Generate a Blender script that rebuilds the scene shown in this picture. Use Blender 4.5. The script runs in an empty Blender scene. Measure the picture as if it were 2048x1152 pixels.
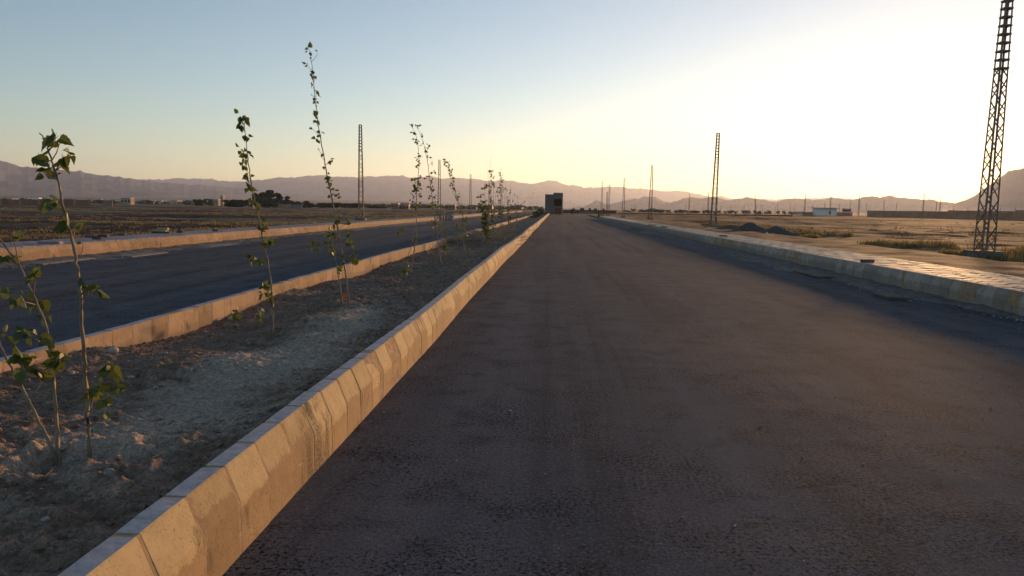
import bpy, math, random
import numpy as np
from mathutils import Vector, Matrix, Quaternion

R = math.radians
rng = random.Random(7)
SC = bpy.context.scene
COL = SC.collection

# ------------------------------------------------------------------ camera
F = 1500.0                                  # focal length in pixels of a 2048 wide frame
CAM = Vector((0.0, 0.0, 1.5))
_roll, _pitch, _yaw = R(0.85), math.atan(160.3 / F), R(3.17)
FWD = Vector((-math.sin(_yaw) * math.cos(_pitch), math.cos(_yaw) * math.cos(_pitch), -math.sin(_pitch)))
_r0 = Vector((math.cos(_yaw), math.sin(_yaw), 0))
_u0 = _r0.cross(FWD)
RIGHT = _r0 * math.cos(_roll) + _u0 * math.sin(_roll)
UP = _u0 * math.cos(_roll) - _r0 * math.sin(_roll)
cd = bpy.data.cameras.new('camera')
cd.sensor_width = 36.0
cd.lens = F / 2048 * 36.0
cd.clip_start = 0.05
cd.clip_end = 60000
cam = bpy.data.objects.new('camera', cd)
COL.objects.link(cam)
cam.matrix_world = Matrix.Translation(CAM) @ Matrix((RIGHT, UP, -FWD)).transposed().to_4x4()
SC.camera = cam


def ray(px, py):                             # direction through a photo pixel (y component 1)
    d = FWD * F + RIGHT * (px - 1024) + UP * (576 - py)
    return d / d.y


def at(px, py, Y):                           # point on the upright plane at distance Y
    return CAM + ray(px, py) * Y


def on_z(px, py, z=0.0):
    d = ray(px, py)
    return CAM + d * ((z - CAM.z) / d.z)


# ------------------------------------------------------------------ sky, sun, exposure
SUN = ray(1905, 326).normalized()
SUN_EL = math.asin(SUN.z)
SUN_AZ = math.atan2(SUN.x, SUN.y)
world = bpy.data.worlds.new('World')
SC.world = world
world.use_nodes = True
wn = world.node_tree.nodes
sky = wn.new('ShaderNodeTexSky')
sky.sky_type = 'NISHITA'
sky.sun_disc = False
sky.sun_elevation = SUN_EL
sky.sun_rotation = SUN_AZ
sky.altitude = 1500
sky.air_density = 1.0
sky.dust_density = 0.45
sky.ozone_density = 1.7
wn['Background'].inputs[1].default_value = 0.10
world.node_tree.links.new(sky.outputs[0], wn['Background'].inputs[0])

sl = bpy.data.lights.new('sun', 'SUN')
sl.energy = 3.9
sl.angle = R(4.0)
sl.color = (1.0, 0.56, 0.25)
so = bpy.data.objects.new('sun', sl)
COL.objects.link(so)
so.rotation_euler = SUN.to_track_quat('Z', 'Y').to_euler()

vs = SC.view_settings
vs.view_transform = 'Standard'
vs.look = 'None'
vs.gamma = 1.0
vs.exposure = 1.36
vs.use_curve_mapping = False
SC.cycles.max_bounces = 5
SC.cycles.diffuse_bounces = 3
SC.cycles.volume_bounces = 1
SC.cycles.transparent_max_bounces = 8
SC.cycles.use_denoising = True


# ------------------------------------------------------------------ numpy noise
def _hash(ix, iy, seed):
    h = (ix.astype(np.int64) * 374761393 + iy.astype(np.int64) * 668265263 + seed * 1442695041) & 0x7fffffff
    h = ((h ^ (h >> 13)) * 1274126177) & 0x7fffffff
    return ((h ^ (h >> 16)) & 0xffff) / 65535.0


def vnoise(x, y, seed=0):
    x = np.asarray(x, float); y = np.asarray(y, float)
    ix = np.floor(x); iy = np.floor(y)
    fx = x - ix; fy = y - iy
    fx = fx * fx * fx * (fx * (fx * 6 - 15) + 10); fy = fy * fy * fy * (fy * (fy * 6 - 15) + 10)
    a = _hash(ix, iy, seed); b = _hash(ix + 1, iy, seed)
    c = _hash(ix, iy + 1, seed); d = _hash(ix + 1, iy + 1, seed)
    return (a * (1 - fx) + b * fx) * (1 - fy) + (c * (1 - fx) + d * fx) * fy - 0.5


def fbm(x, y, seed=0, oct=4, gain=0.5):
    s = 0; a = 1.0; f = 1.0
    for i in range(oct):
        s = s + a * vnoise(x * f + 17.3 * i, y * f - 9.1 * i, seed + i)
        a *= gain; f *= 2.03
    return s


def sstep(a, b, x):
    t = np.clip((np.asarray(x, float) - a) / (b - a), 0, 1)
    return t * t * (3 - 2 * t)


# ------------------------------------------------------------------ mesh helpers
def new_mesh(name, verts, faces, mat, smooth=False):
    me = bpy.data.meshes.new(name)
    me.from_pydata([tuple(v) for v in verts], [], faces)
    me.update()
    if mat is not None:
        me.materials.append(mat)
    if smooth:
        me.polygons.foreach_set('use_smooth', [True] * len(me.polygons))
    return me


def link(name, me, parent=None, loc=None, mat4=None):
    o = bpy.data.objects.new(name, me)
    COL.objects.link(o)
    if parent is not None:
        o.parent = parent
    if loc is not None:
        o.location = loc
    if mat4 is not None:
        o.matrix_basis = mat4
    return o


def tag(o, label=None, cat=None, group=None, kind=None):
    if label: o['label'] = label
    if cat: o['category'] = cat
    if group: o['group'] = group
    if kind: o['kind'] = kind
    return o


def empty(name, loc, rz=0.0):
    o = bpy.data.objects.new(name, None)
    o.empty_display_size = 0.2
    COL.objects.link(o)
    o.location = loc
    o.rotation_euler = (0, 0, rz)
    return o


class MB:                                    # collects shapes for one mesh
    def __init__(s):
        s.v = []; s.f = []

    def add(s, v, f):
        n = len(s.v)
        s.v.extend(v); s.f.extend([tuple(i + n for i in q) for q in f])
        return s

    def box(s, x0, x1, y0, y1, z0, z1, m=None):
        v = [Vector(p) for p in ((x0, y0, z0), (x1, y0, z0), (x1, y1, z0), (x0, y1, z0),
                                 (x0, y0, z1), (x1, y0, z1), (x1, y1, z1), (x0, y1, z1))]
        if m is not None: v = [m @ p for p in v]
        return s.add(v, [(0, 3, 2, 1), (4, 5, 6, 7), (0, 1, 5, 4), (1, 2, 6, 5), (2, 3, 7, 6), (3, 0, 4, 7)])

    def bar(s, a, b, w, h=None):             # square bar from a to b
        a = Vector(a); b = Vector(b); d = b - a; L = d.length
        q = d.to_track_quat('Z', 'Y').to_matrix().to_4x4()
        h = h or w
        return s.box(-w / 2, w / 2, -h / 2, h / 2, 0, L, Matrix.Translation(a) @ q)

    def tube(s, pts, rad, n=6):
        pts = [Vector(p) for p in pts]; vs_ = []; fs = []
        for i, p in enumerate(pts):
            d = (pts[min(i + 1, len(pts) - 1)] - pts[max(i - 1, 0)]).normalized()
            q = d.to_track_quat('Z', 'Y')
            for k in range(n):
                a = 2 * math.pi * k / n
                vs_.append(p + q @ Vector((math.cos(a) * rad[i], math.sin(a) * rad[i], 0)))
        for i in range(len(pts) - 1):
            for k in range(n):
                fs.append((i * n + k, i * n + (k + 1) % n, (i + 1) * n + (k + 1) % n, (i + 1) * n + k))
        fs.append(tuple(range(n))[::-1]); fs.append(tuple((len(pts) - 1) * n + k for k in range(n)))
        return s.add(vs_, fs)

    def build(s, name, mat, parent=None, smooth=False, loc=None):
        return link(name, new_mesh(name, s.v, s.f, mat, smooth), parent, loc)


def grid_mesh(name, X, Y, Z, mat, smooth=True):
    ny, nx = X.shape
    v = np.stack([X, Y, Z], -1).reshape(-1, 3)
    i = np.arange((ny - 1) * (nx - 1)); r = i // (nx - 1); c = i % (nx - 1)
    a = r * nx + c
    f = np.stack([a, a + 1, a + nx + 1, a + nx], -1)
    me = bpy.data.meshes.new(name)
    me.vertices.add(len(v)); me.vertices.foreach_set('co', v.ravel())
    me.loops.add(f.size); me.loops.foreach_set('vertex_index', f.ravel().astype(np.int32))
    me.polygons.add(len(f)); me.polygons.foreach_set('loop_start', (np.arange(len(f)) * 4).astype(np.int32))
    me.polygons.foreach_set('use_smooth', np.full(len(f), smooth))
    me.update(calc_edges=True); me.validate()
    me.materials.append(mat)
    return me


def raw_mesh(name, v, f, mat, smooth=False):  # numpy verts, equal sized faces
    me = bpy.data.meshes.new(name)
    k = f.shape[1]
    me.vertices.add(len(v)); me.vertices.foreach_set('co', np.asarray(v, float).ravel())
    me.loops.add(f.size); me.loops.foreach_set('vertex_index', f.ravel().astype(np.int32))
    me.polygons.add(len(f)); me.polygons.foreach_set('loop_start', (np.arange(len(f)) * k).astype(np.int32))
    me.polygons.foreach_set('use_smooth', np.full(len(f), smooth))
    me.update(calc_edges=True)
    me.materials.append(mat)
    return me


# ------------------------------------------------------------------ materials
class NM:
    def __init__(s, name):
        s.m = bpy.data.materials.new(name); s.m.use_nodes = True
        s.t = s.m.node_tree; s.n = s.t.nodes; s.b = s.n['Principled BSDF']
        tc = s.n.new('ShaderNodeTexCoord'); s.co = tc.outputs['Object']
        s.b.inputs['Specular IOR Level'].default_value = 0.3

    def l(s, a, b): s.t.links.new(a, b)

    def noise(s, scale, detail=4, rough=0.55, stretch=None, co=None, dist=0):
        n = s.n.new('ShaderNodeTexNoise'); n.inputs['Scale'].default_value = scale
        n.inputs['Detail'].default_value = detail; n.inputs['Roughness'].default_value = rough
        n.inputs['Distortion'].default_value = dist
        src = co or s.co
        if stretch:
            mp = s.n.new('ShaderNodeMapping'); mp.inputs['Scale'].default_value = stretch
            s.l(src, mp.inputs[0]); src = mp.outputs[0]
        s.l(src, n.inputs['Vector']); return n.outputs['Fac']

    def voronoi(s, scale, feature='F1'):
        n = s.n.new('ShaderNodeTexVoronoi'); n.feature = feature; n.inputs['Scale'].default_value = scale
        s.l(s.co, n.inputs['Vector']); return n.outputs['Distance']

    def ramp(s, fac, stops):
        r = s.n.new('ShaderNodeValToRGB'); e = r.color_ramp.elements
        while len(e) < len(stops): e.new(0.5)
        for i, (p, c) in enumerate(stops):
            e[i].position = p
            e[i].color = (c, c, c, 1) if isinstance(c, (int, float)) else (*c, 1)
        s.l(fac, r.inputs[0]); return r.outputs[0]

    def mix(s, fac, a, b, mode='MIX'):
        m = s.n.new('ShaderNodeMix'); m.data_type = 'RGBA'; m.blend_type = mode
        for sock, v in ((m.inputs[0], fac), (m.inputs[6], a), (m.inputs[7], b)):
            if isinstance(v, (int, float)): sock.default_value = v
            elif isinstance(v, tuple): sock.default_value = (*v, 1)
            else: s.l(v, sock)
        return m.outputs[2]

    def math(s, op, a, b=0.0, clamp=False):
        m = s.n.new('ShaderNodeMath'); m.operation = op; m.use_clamp = clamp
        for sock, v in ((m.inputs[0], a), (m.inputs[1], b)):
            if isinstance(v, (int, float)): sock.default_value = v
            else: s.l(v, sock)
        return m.outputs[0]

    def xyz(s, co=None):
        x = s.n.new('ShaderNodeSeparateXYZ'); s.l(co or s.co, x.inputs[0]); return x.outputs

    def pos(s):
        return s.n.new('ShaderNodeNewGeometry').outputs['Position']

    def rnd(s):
        return s.n.new('ShaderNodeObjectInfo').outputs['Random']

    def color(s, c):
        if isinstance(c, tuple): s.b.inputs['Base Color'].default_value = (*c, 1)
        else: s.l(c, s.b.inputs['Base Color'])
        return s

    def rough(s, v):
        if isinstance(v, (int, float)): s.b.inputs['Roughness'].default_value = v
        else: s.l(v, s.b.inputs['Roughness'])
        return s

    def spec(s, v):
        s.b.inputs['Specular IOR Level'].default_value = v; return s

    def bump(s, h, strength=0.5, dist=0.01):
        n = s.n.new('ShaderNodeBump'); n.inputs['Strength'].default_value = strength
        n.inputs['Distance'].default_value = dist
        prev = s.b.inputs['Normal'].links
        if prev: s.l(prev[0].from_socket, n.inputs['Normal'])
        s.l(h, n.inputs['Height']); s.l(n.outputs[0], s.b.inputs['Normal']); return s


def simple(name, c, rough=0.8, var=0.25, scale=6.0, bump=0.0, spec=0.3, pos=False):
    m = NM(name)
    if pos: m.co = m.pos()
    n = m.noise(scale, 5, 0.6)
    lo = tuple(x * (1 - var) for x in c); hi = tuple(min(1, x * (1 + var)) for x in c)
    m.color(m.ramp(n, [(0.3, lo), (0.7, hi)])).rough(rough).spec(spec)
    if bump: m.bump(n, bump, 0.02)
    return m.m


MAT = {}
# asphalt: coarse fresh overlay, brownish dust film, tyre and roller streaks
m = NM('asphalt')
stones = m.math('SUBTRACT', 1.0, m.math('MULTIPLY', m.voronoi(120), 1.3), True); fine = m.noise(210, 3, 0.75); mid = m.noise(34, 5, 0.7)
coarse = m.noise(1.6, 4, 0.65); dust = m.noise(0.35, 5, 0.6, (1.6, 0.35, 1)); streak = m.noise(1.0, 5, 0.62, (1.5, 0.045, 1)); patch = m.noise(2.6, 5, 0.65)
base = m.ramp(fine, [(0.33, (0.026, 0.026, 0.029)), (0.56, (0.122, 0.119, 0.132)), (0.72, (0.25, 0.248, 0.26)), (0.82, (0.46, 0.45, 0.45))])
base = m.mix(m.math('MULTIPLY', m.ramp(dust, [(0.40, 0.0), (0.64, 1.0)]), 0.60), base, (0.140, 0.121, 0.125))
base = m.mix(m.math('MULTIPLY', m.ramp(streak, [(0.50, 0.0), (0.62, 1.0)]), 0.55), base, (0.155, 0.139, 0.144))
base = m.mix(m.math('MULTIPLY', m.ramp(streak, [(0.38, 1.0), (0.47, 0.0)]), 0.45), base, (0.040, 0.040, 0.046))
base = m.mix(m.math('MULTIPLY', m.ramp(patch, [(0.52, 0.0), (0.68, 1.0)]), 0.55), base, (0.044, 0.044, 0.051))
mott = m.noise(7, 5, 0.7); pit = m.noise(48, 4, 0.72); pitz = m.noise(1.3, 4, 0.6)
base = m.mix(1.0, base, m.ramp(mott, [(0.32, 0.92), (0.68, 1.0)]), 'MULTIPLY')
base = m.mix(m.math('MULTIPLY', m.ramp(pit, [(0.525, 0.0), (0.58, 1.0)]), m.ramp(pitz, [(0.42, 0.25), (0.58, 0.95)])), base, (0.007, 0.007, 0.009))
base = m.mix(m.math('MULTIPLY', m.ramp(pit, [(0.37, 1.0), (0.43, 0.0)]), 0.6), base, (0.19, 0.182, 0.19))
m.color(base).rough(m.ramp(mid, [(0.3, 0.85), (0.7, 1.0)])).spec(0.03)
open_ = m.ramp(coarse, [(0.42, 0.15), (0.62, 1.0)])
m.bump(m.math('MULTIPLY', mid, open_), 0.25, 0.010).bump(m.math('MULTIPLY', stones, open_), 0.25, 0.006).bump(pit, 0.25, 0.006)
MAT['asphalt'] = m.m

# concrete kerb: cement wash on the upper slope with a ragged lower edge, soot and mud at the foot
def kerb_mat(name, wash, raw, stain_amt, oil=None):
    m = NM(name)
    P = m.pos(); m.co = P
    z = m.xyz(P)[2]
    n1 = m.noise(9, 5, 0.65); n2 = m.noise(2.3, 3, 0.6); n3 = m.noise(60, 3, 0.6); vert = m.noise(14, 4, 0.6, (1, 1, 0.16))
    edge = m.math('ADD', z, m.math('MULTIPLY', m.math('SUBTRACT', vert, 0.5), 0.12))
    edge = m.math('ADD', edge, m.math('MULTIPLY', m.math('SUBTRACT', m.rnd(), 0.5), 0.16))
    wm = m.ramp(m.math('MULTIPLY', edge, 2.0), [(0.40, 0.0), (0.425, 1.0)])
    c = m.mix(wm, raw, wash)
    c = m.mix(m.ramp(n1, [(0.35, 0.0), (0.7, 0.35)]), c, tuple(x * 0.55 for x in raw))
    rr = m.ramp(m.rnd(), [(0.0, 0.80), (1.0, 1.12)])
    c = m.mix(1.0, c, rr, 'MULTIPLY')
    st = m.math('MULTIPLY', m.ramp(n2, [(0.58, 0.0), (0.68, 1.0)]), m.ramp(vert, [(0.42, 0.0), (0.60, stain_amt)]))
    c = m.mix(st, c, (0.055, 0.045, 0.036))
    c = m.mix(m.ramp(n3, [(0.62, 0.0), (0.72, 0.5)]), c, tuple(x * 0.45 for x in raw))
    if oil is not None:                                # an old oil splash with ragged streaks
        yy = m.xyz(P)[1]
        om = m.math('SUBTRACT', 1.0, m.math('ABSOLUTE', m.math('MULTIPLY', m.math('SUBTRACT', yy, oil), 1.7)), True)
        om = m.math('ADD', om, m.math('MULTIPLY', m.math('SUBTRACT', vert, 0.5), 2.2))
        om = m.math('SUBTRACT', om, m.math('MULTIPLY', z, 0.9))
        c = m.mix(m.math('MULTIPLY', m.ramp(om, [(0.38, 0.0), (0.85, 0.9)]), m.ramp(m.noise(70, 3, 0.7), [(0.36, 0.15), (0.56, 1.0)])), c, (0.075, 0.055, 0.04))
    scr = m.noise(5, 2, 0.5, (1, 0.6, 7)); scr2 = m.noise(1.7, 2, 0.5)
    c = m.mix(m.math('MULTIPLY', m.ramp(scr, [(0.735, 0.0), (0.75, 1.0)]), m.ramp(scr2, [(0.5, 0.0), (0.6, 0.8)])), c, (0.62, 0.55, 0.46))
    fl = m.noise(120, 2, 0.6)
    c = m.mix(m.math('MULTIPLY', m.ramp(fl, [(0.60, 0.0), (0.66, 1.0)]), m.ramp(n2, [(0.40, 0.1), (0.60, 0.8)])), c, (0.06, 0.048, 0.038))
    m.color(c).rough(0.88).spec(0.2)
    m.bump(n1, 0.35, 0.012).bump(n3, 0.3, 0.004)
    return m.m


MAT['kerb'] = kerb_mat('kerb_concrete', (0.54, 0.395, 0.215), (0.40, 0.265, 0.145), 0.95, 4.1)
MAT['kerb_brown'] = kerb_mat('kerb_concrete_brown', (0.42, 0.29, 0.19), (0.35, 0.235, 0.15), 1.0)
MAT['kerb_grey'] = kerb_mat('kerb_concrete_grey', (0.42, 0.36, 0.31), (0.34, 0.29, 0.245), 0.6)
MAT['mortar'] = simple('mortar', (0.33, 0.22, 0.13), 0.95, 0.3, 14, 0.5, pos=True)
MAT['kerb_top'] = simple('kerb_top_concrete', (0.36, 0.36, 0.385), 0.85, 0.18, 16, 0.25, pos=True)

# soil of the median
m = NM('median_soil')
P = m.xyz()
a = m.noise(1.1, 6, 0.65); b = m.noise(7, 6, 0.7); c_ = m.noise(45, 4, 0.7); big = m.noise(0.45, 3, 0.5)
strip = m.math('SUBTRACT', 1.0, m.math('ABSOLUTE', m.math('MULTIPLY', m.math('ADD', P[0], 2.2), 1.3)), True)
reach = m.ramp(m.math('MULTIPLY', P[1], 0.05), [(0.12, 0.25), (0.22, 1.0), (0.40, 1.0), (0.52, 0.15)])
strip = m.math('MULTIPLY', strip, reach)
pale = m.math('ADD', m.math('MULTIPLY', strip, 0.30), m.math('ADD', m.math('MULTIPLY', a, 0.62), m.math('MULTIPLY', b, 0.40)))
pm = m.ramp(pale, [(0.57, 0.0), (0.72, 1.0)])
dark = m.ramp(b, [(0.32, (0.245, 0.152, 0.105)), (0.68, (0.50, 0.345, 0.250))])
lite = m.ramp(c_, [(0.3, (0.58, 0.435, 0.325)), (0.7, (0.74, 0.59, 0.465))])
col = m.mix(pm, dark, lite)
spk = m.noise(110, 3, 0.75); spk2 = m.noise(38, 4, 0.7)
col = m.mix(1.0, col, m.ramp(spk, [(0.36, 0.55), (0.64, 1.0)]), 'MULTIPLY')
col = m.mix(1.0, col, m.ramp(spk2, [(0.38, 0.62), (0.60, 1.0)]), 'MULTIPLY')
m.color(col).rough(0.95).spec(0.05)
m.bump(b, 0.6, 0.035).bump(spk2, 0.8, 0.014).bump(spk, 0.7, 0.006)
MAT['soil'] = m.m
MAT['clod'] = simple('clod', (0.20, 0.15, 0.12), 0.95, 0.5, 9, 0.4, pos=True)
MAT['pebble'] = simple('pebble', (0.30, 0.27, 0.25), 0.8, 0.55, 30, 0.2, pos=True)
MAT['chip'] = simple('stone_chip', (0.50, 0.46, 0.42), 0.8, 0.5, 30, 0.2, pos=True)
MAT['rock'] = simple('pale_rock', (0.42, 0.36, 0.32), 0.85, 0.25, 12, 0.4)
MAT['gravel_dark'] = simple('dark_gravel', (0.088, 0.072, 0.064), 0.9, 0.5, 14, 0.8)
MAT['gutter'] = simple('gutter_silt', (0.13, 0.112, 0.100), 0.95, 0.45, 5, 0.6)
MAT['slab'] = simple('drain_slab_concrete', (0.20, 0.175, 0.15), 0.85, 0.25, 7, 0.3)
MAT['slab_dark'] = simple('drain_slab_dark', (0.10, 0.075, 0.065), 0.85, 0.35, 7, 0.3)
MAT['brick_red'] = simple('red_block', (0.17, 0.085, 0.075), 0.85, 0.25, 12, 0.3)
MAT['brick_dark'] = simple('dark_block', (0.085, 0.07, 0.07), 0.85, 0.25, 12, 0.3)
MAT['brick_yellow'] = simple('yellow_block', (0.36, 0.28, 0.14), 0.85, 0.25, 12, 0.3)
MAT['brick_grey'] = simple('grey_block', (0.24, 0.21, 0.21), 0.85, 0.25, 12, 0.3)

# pavers
def paver_mat(name, c0, c1, rough):
    m = NM(name); m.co = m.pos()
    n = m.noise(30, 4, 0.6); n2 = m.noise(0.8, 4, 0.6); v = m.noise(3.1, 0, 0.5)
    c = m.mix(m.ramp(v, [(0.35, 0.0), (0.65, 1.0)]), c0, c1)
    c = m.mix(m.ramp(n2, [(0.45, 0.0), (0.75, 0.6)]), c, (0.26, 0.20, 0.16))
    m.color(c).rough(m.ramp(n, [(0.3, rough - 0.08), (0.7, rough + 0.12)])).spec(0.10)
    m.bump(n, 0.3, 0.004)
    return m.m


MAT['paver_warm'] = paver_mat('paver_warm', (0.46, 0.375, 0.285), (0.55, 0.455, 0.35), 0.74)
MAT['paver_mauve'] = paver_mat('paver_mauve', (0.36, 0.265, 0.26), (0.44, 0.335, 0.33), 0.75)
MAT['bed'] = simple('joint_sand', (0.10, 0.08, 0.065), 0.95, 0.3, 8, 0.2)

# open ground: brown tilled soil, dry tan grass strips, compacted dirt by the pavement
m = NM('open_ground')
P = m.xyz()
n0 = m.noise(0.018, 5, 0.62, (0.55, 1.5, 1)); n1 = m.noise(0.11, 5, 0.65, (0.6, 1.4, 1)); n2 = m.noise(1.3, 6, 0.7); n3 = m.noise(9, 4, 0.7)
far = m.noise(0.0021, 5, 0.6, (0.6, 1.3, 1))
soil = m.ramp(n2, [(0.3, (0.042, 0.018, 0.010)), (0.7, (0.135, 0.055, 0.032))])
tan = m.ramp(n2, [(0.3, (0.16, 0.115, 0.065)), (0.7, (0.31, 0.235, 0.14))])
gm = m.ramp(m.math('ADD', m.math('MULTIPLY', n0, 0.6), m.math('MULTIPLY', n1, 0.4)), [(0.47, 0.0), (0.56, 1.0)])
gm = m.math('MULTIPLY', gm, m.ramp(m.math('MULTIPLY', P[0], 0.01), [(0.13, 1.0), (0.20, 0.22)]))
c = m.mix(gm, soil, tan)
c = m.mix(m.ramp(far, [(0.5, 0.0), (0.62, 0.6)]), c, (0.075, 0.068, 0.045))
dirt = m.ramp(n2, [(0.3, (0.080, 0.040, 0.026)), (0.7, (0.145, 0.080, 0.054))])
inr = m.math('MULTIPLY', m.ramp(m.math('MULTIPLY', m.math('ADD', P[0], m.math('MULTIPLY', n1, 1.2)), 0.05), [(0.40, 0.0), (0.42, 1.0), (0.655, 1.0), (0.685, 0.0)]), 1.0)
c = m.mix(inr, c, dirt)
m.color(c).rough(0.95).spec(0.1)
m.bump(n2, 0.45, 0.08).bump(n3, 0.35, 0.02)
MAT['ground'] = m.m
MAT['mountain'] = simple('mountain_rock', (0.12, 0.10, 0.095), 0.95, 0.3, 0.004, 0.0, 0.1)

m = NM('dry_grass')
m.co = m.pos()
m.color(m.ramp(m.noise(0.9, 4), [(0.3, (0.20, 0.135, 0.055)), (0.55, (0.34, 0.24, 0.10)), (0.75, (0.24, 0.185, 0.07))])).rough(0.8).spec(0.15)
MAT['dry_grass'] = m.m
tr = m.n.new('ShaderNodeBsdfTranslucent'); mx = m.n.new('ShaderNodeMixShader'); mx.inputs[0].default_value = 0.35
m.l(m.b.inputs['Base Color'].links[0].from_socket, tr.inputs[0])
m.l(m.b.outputs[0], mx.inputs[1]); m.l(tr.outputs[0], mx.inputs[2]); m.l(mx.outputs[0], m.n['Material Output'].inputs[0])

def leaf_mat(name, c0, c1, trans, tcol):
    m = NM(name); m.co = m.pos()
    n = m.noise(25, 3)
    c = m.mix(m.rnd(), c0, c1)
    c = m.mix(m.ramp(n, [(0.35, 0.0), (0.7, 0.5)]), c, tuple(x * 1.5 for x in c1))
    m.color(c).rough(0.5).spec(0.4)
    tr = m.n.new('ShaderNodeBsdfTranslucent'); mx = m.n.new('ShaderNodeMixShader'); mx.inputs[0].default_value = trans
    tr.inputs[0].default_value = (*tcol, 1)
    m.l(m.b.outputs[0], mx.inputs[1]); m.l(tr.outputs[0], mx.inputs[2]); m.l(mx.outputs[0], m.n['Material Output'].inputs[0])
    return m.m


MAT['leaf'] = leaf_mat('poplar_leaf', (0.040, 0.066, 0.018), (0.070, 0.102, 0.026), 0.24, (0.20, 0.22, 0.03))
MAT['far_leaf'] = leaf_mat('far_leaf', (0.022, 0.034, 0.014), (0.036, 0.050, 0.020), 0.1, (0.045, 0.055, 0.016))
m = NM('sapling_bark'); m.co = m.pos()
m.color(m.ramp(m.noise(30, 4, 0.6, (1, 1, 0.4)), [(0.3, (0.15, 0.105, 0.07)), (0.55, (0.27, 0.20, 0.14)), (0.75, (0.36, 0.29, 0.21))])).rough(0.75)
MAT['bark'] = m.m
MAT['twig'] = simple('dry_twig', (0.36, 0.26, 0.17), 0.85, 0.4, 6, pos=True)
m = NM('galvanised_steel')
m.color(m.ramp(m.noise(3, 4), [(0.3, (0.17, 0.115, 0.095)), (0.7, (0.27, 0.19, 0.155))])).rough(0.55).spec(0.5)
m.b.inputs['Metallic'].default_value = 0.5
MAT['steel'] = m.m
MAT['rust'] = simple('rusty_primer', (0.26, 0.10, 0.065), 0.7, 0.2, 2)
MAT['footing'] = simple('footing_concrete', (0.17, 0.14, 0.12), 0.9, 0.35, 5, 0.5)
MAT['block_wall'] = simple('raw_block_wall', (0.15, 0.138, 0.128), 0.9, 0.2, 3, 0.2)
MAT['dark_inside'] = simple('dark_interior', (0.035, 0.03, 0.028), 0.9, 0.2, 2)
MAT['red_door'] = simple('red_metal_door', (0.16, 0.035, 0.03), 0.6, 0.15, 2)
MAT['white_wall'] = simple('white_panel', (0.82, 0.78, 0.75), 0.7, 0.06, 1)
MAT['roof_metal'] = simple('roof_sheet', (0.42, 0.38, 0.37), 0.6, 0.1, 1)
MAT['mud_wall'] = simple('mud_brick_wall', (0.33, 0.18, 0.12), 0.95, 0.25, 0.4, 0.2)
MAT['mud_pale'] = simple('pale_mud_plaster', (0.38, 0.29, 0.22), 0.95, 0.2, 0.4)
MAT['glass'] = simple('dark_window_glass', (0.02, 0.02, 0.022), 0.2, 0.1, 1, spec=0.5)
MAT['cloth_dark'] = simple('dark_cloth', (0.03, 0.027, 0.03), 0.9, 0.2, 5)
MAT['skin'] = simple('skin', (0.30, 0.17, 0.11), 0.6, 0.1, 5)
MAT['plastic_white'] = simple('white_plastic', (0.75, 0.74, 0.72), 0.5, 0.05, 5)
MAT['plastic_orange'] = simple('orange_plastic', (0.65, 0.16, 0.05), 0.5, 0.1, 5)

# ------------------------------------------------------------------ layout numbers
NEAR_F, NEAR_A, NEAR_B = -1.335, -1.405, -1.495      # near median kerb: foot, arris, back
MED_B, MED_A, MED_F = -3.92, -4.01, -4.08          # far median kerb
RT_F, RT_A, RT_B = 6.88, 6.95, 7.04
LF_F, LF_A, LF_B = -12.85, -12.92, -13.01
KH, KF = 0.37, 0.212
PAVE_R, PAVE_L = 8.6, -14.75
END_R, END_M, END_L = 118.0, 188.0, 300.0


def wob(y, s):                                     # a laid kerb line is never quite straight
    return 0.022 * math.sin(y * 0.21 + s) + 0.012 * math.sin(y * 0.73 + 2 * s) * min(1, y / 4 if y > 0 else 0)


# ------------------------------------------------------------------ ground, one sheet
def ground_z(X, Y):
    X = np.asarray(X, float); Y = np.asarray(Y, float)
    near = np.interp(X, [-60, -22, -16.2, -15.2, PAVE_L + 0.03, PAVE_L + 0.08, PAVE_R - 0.08, PAVE_R - 0.03, 9.2, 12.6, 13.4, 17, 60],
                     [0.0, 0.10, 0.22, 0.30, 0.33, -0.2, -0.2, 0.30, 0.25, 0.22, 0.10, 0.05, 0.0])
    far = np.full_like(near, -0.03)
    right = sstep(END_R - 1, END_R + 3, Y) * (X > 3)
    left = sstep(END_L - 1, END_L + 3, Y) * (X <= -4.2)
    mid = sstep(END_M - 0.5, END_M + 2, Y) * (X > -4.2)
    k = np.clip(np.maximum(np.maximum(right * (X > PAVE_R - 0.1), left), mid), 0, 1)
    z = near * (1 - k) + far * k
    field = sstep(13.0, 18, X) + sstep(15.8, 20, -X)
    rough_ = fbm(X * 0.22, Y * 0.22, 3, 4) * 0.22 + fbm(X * 0.02, Y * 0.05, 9, 3) * 0.5
    z = z + field * rough_ * sstep(0, 20, np.abs(X) + np.abs(Y)) * (1 - sstep(300, 900, Y))
    z = z + (sstep(8.75, 9.2, X) * (1 - field) * (X < 18)) * fbm(X * 1.3, Y * 1.0, 5, 4) * 0.07
    d = np.hypot(X, Y)
    az = np.degrees(np.arctan2(X, np.maximum(Y, 1)))
    z = z + np.maximum(d - 2200, 0) * 0.011 * sstep(4, -12, az) - np.maximum(d - 600, 0) * 0.0000
    return z


xs = np.concatenate([-np.geomspace(60, 15000, 46)[::-1], np.linspace(-59, -16, 70), np.linspace(-15.9, -14.3, 22),
                     np.linspace(-14, 8.2, 24), np.linspace(8.45, 9.4, 26), np.linspace(9.5, 59, 130), np.geomspace(60, 15000, 46)])
ys = np.concatenate([np.linspace(-300, -20, 8), np.linspace(-15, 8, 16), np.linspace(8.4, 80, 190), np.linspace(81, 330, 130), np.geomspace(335, 15500, 60)])
GX, GY = np.meshgrid(xs, ys)
ground = link('ground', grid_mesh('ground', GX, GY, ground_z(GX, GY), MAT['ground']))
tag(ground, kind='structure')


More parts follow.
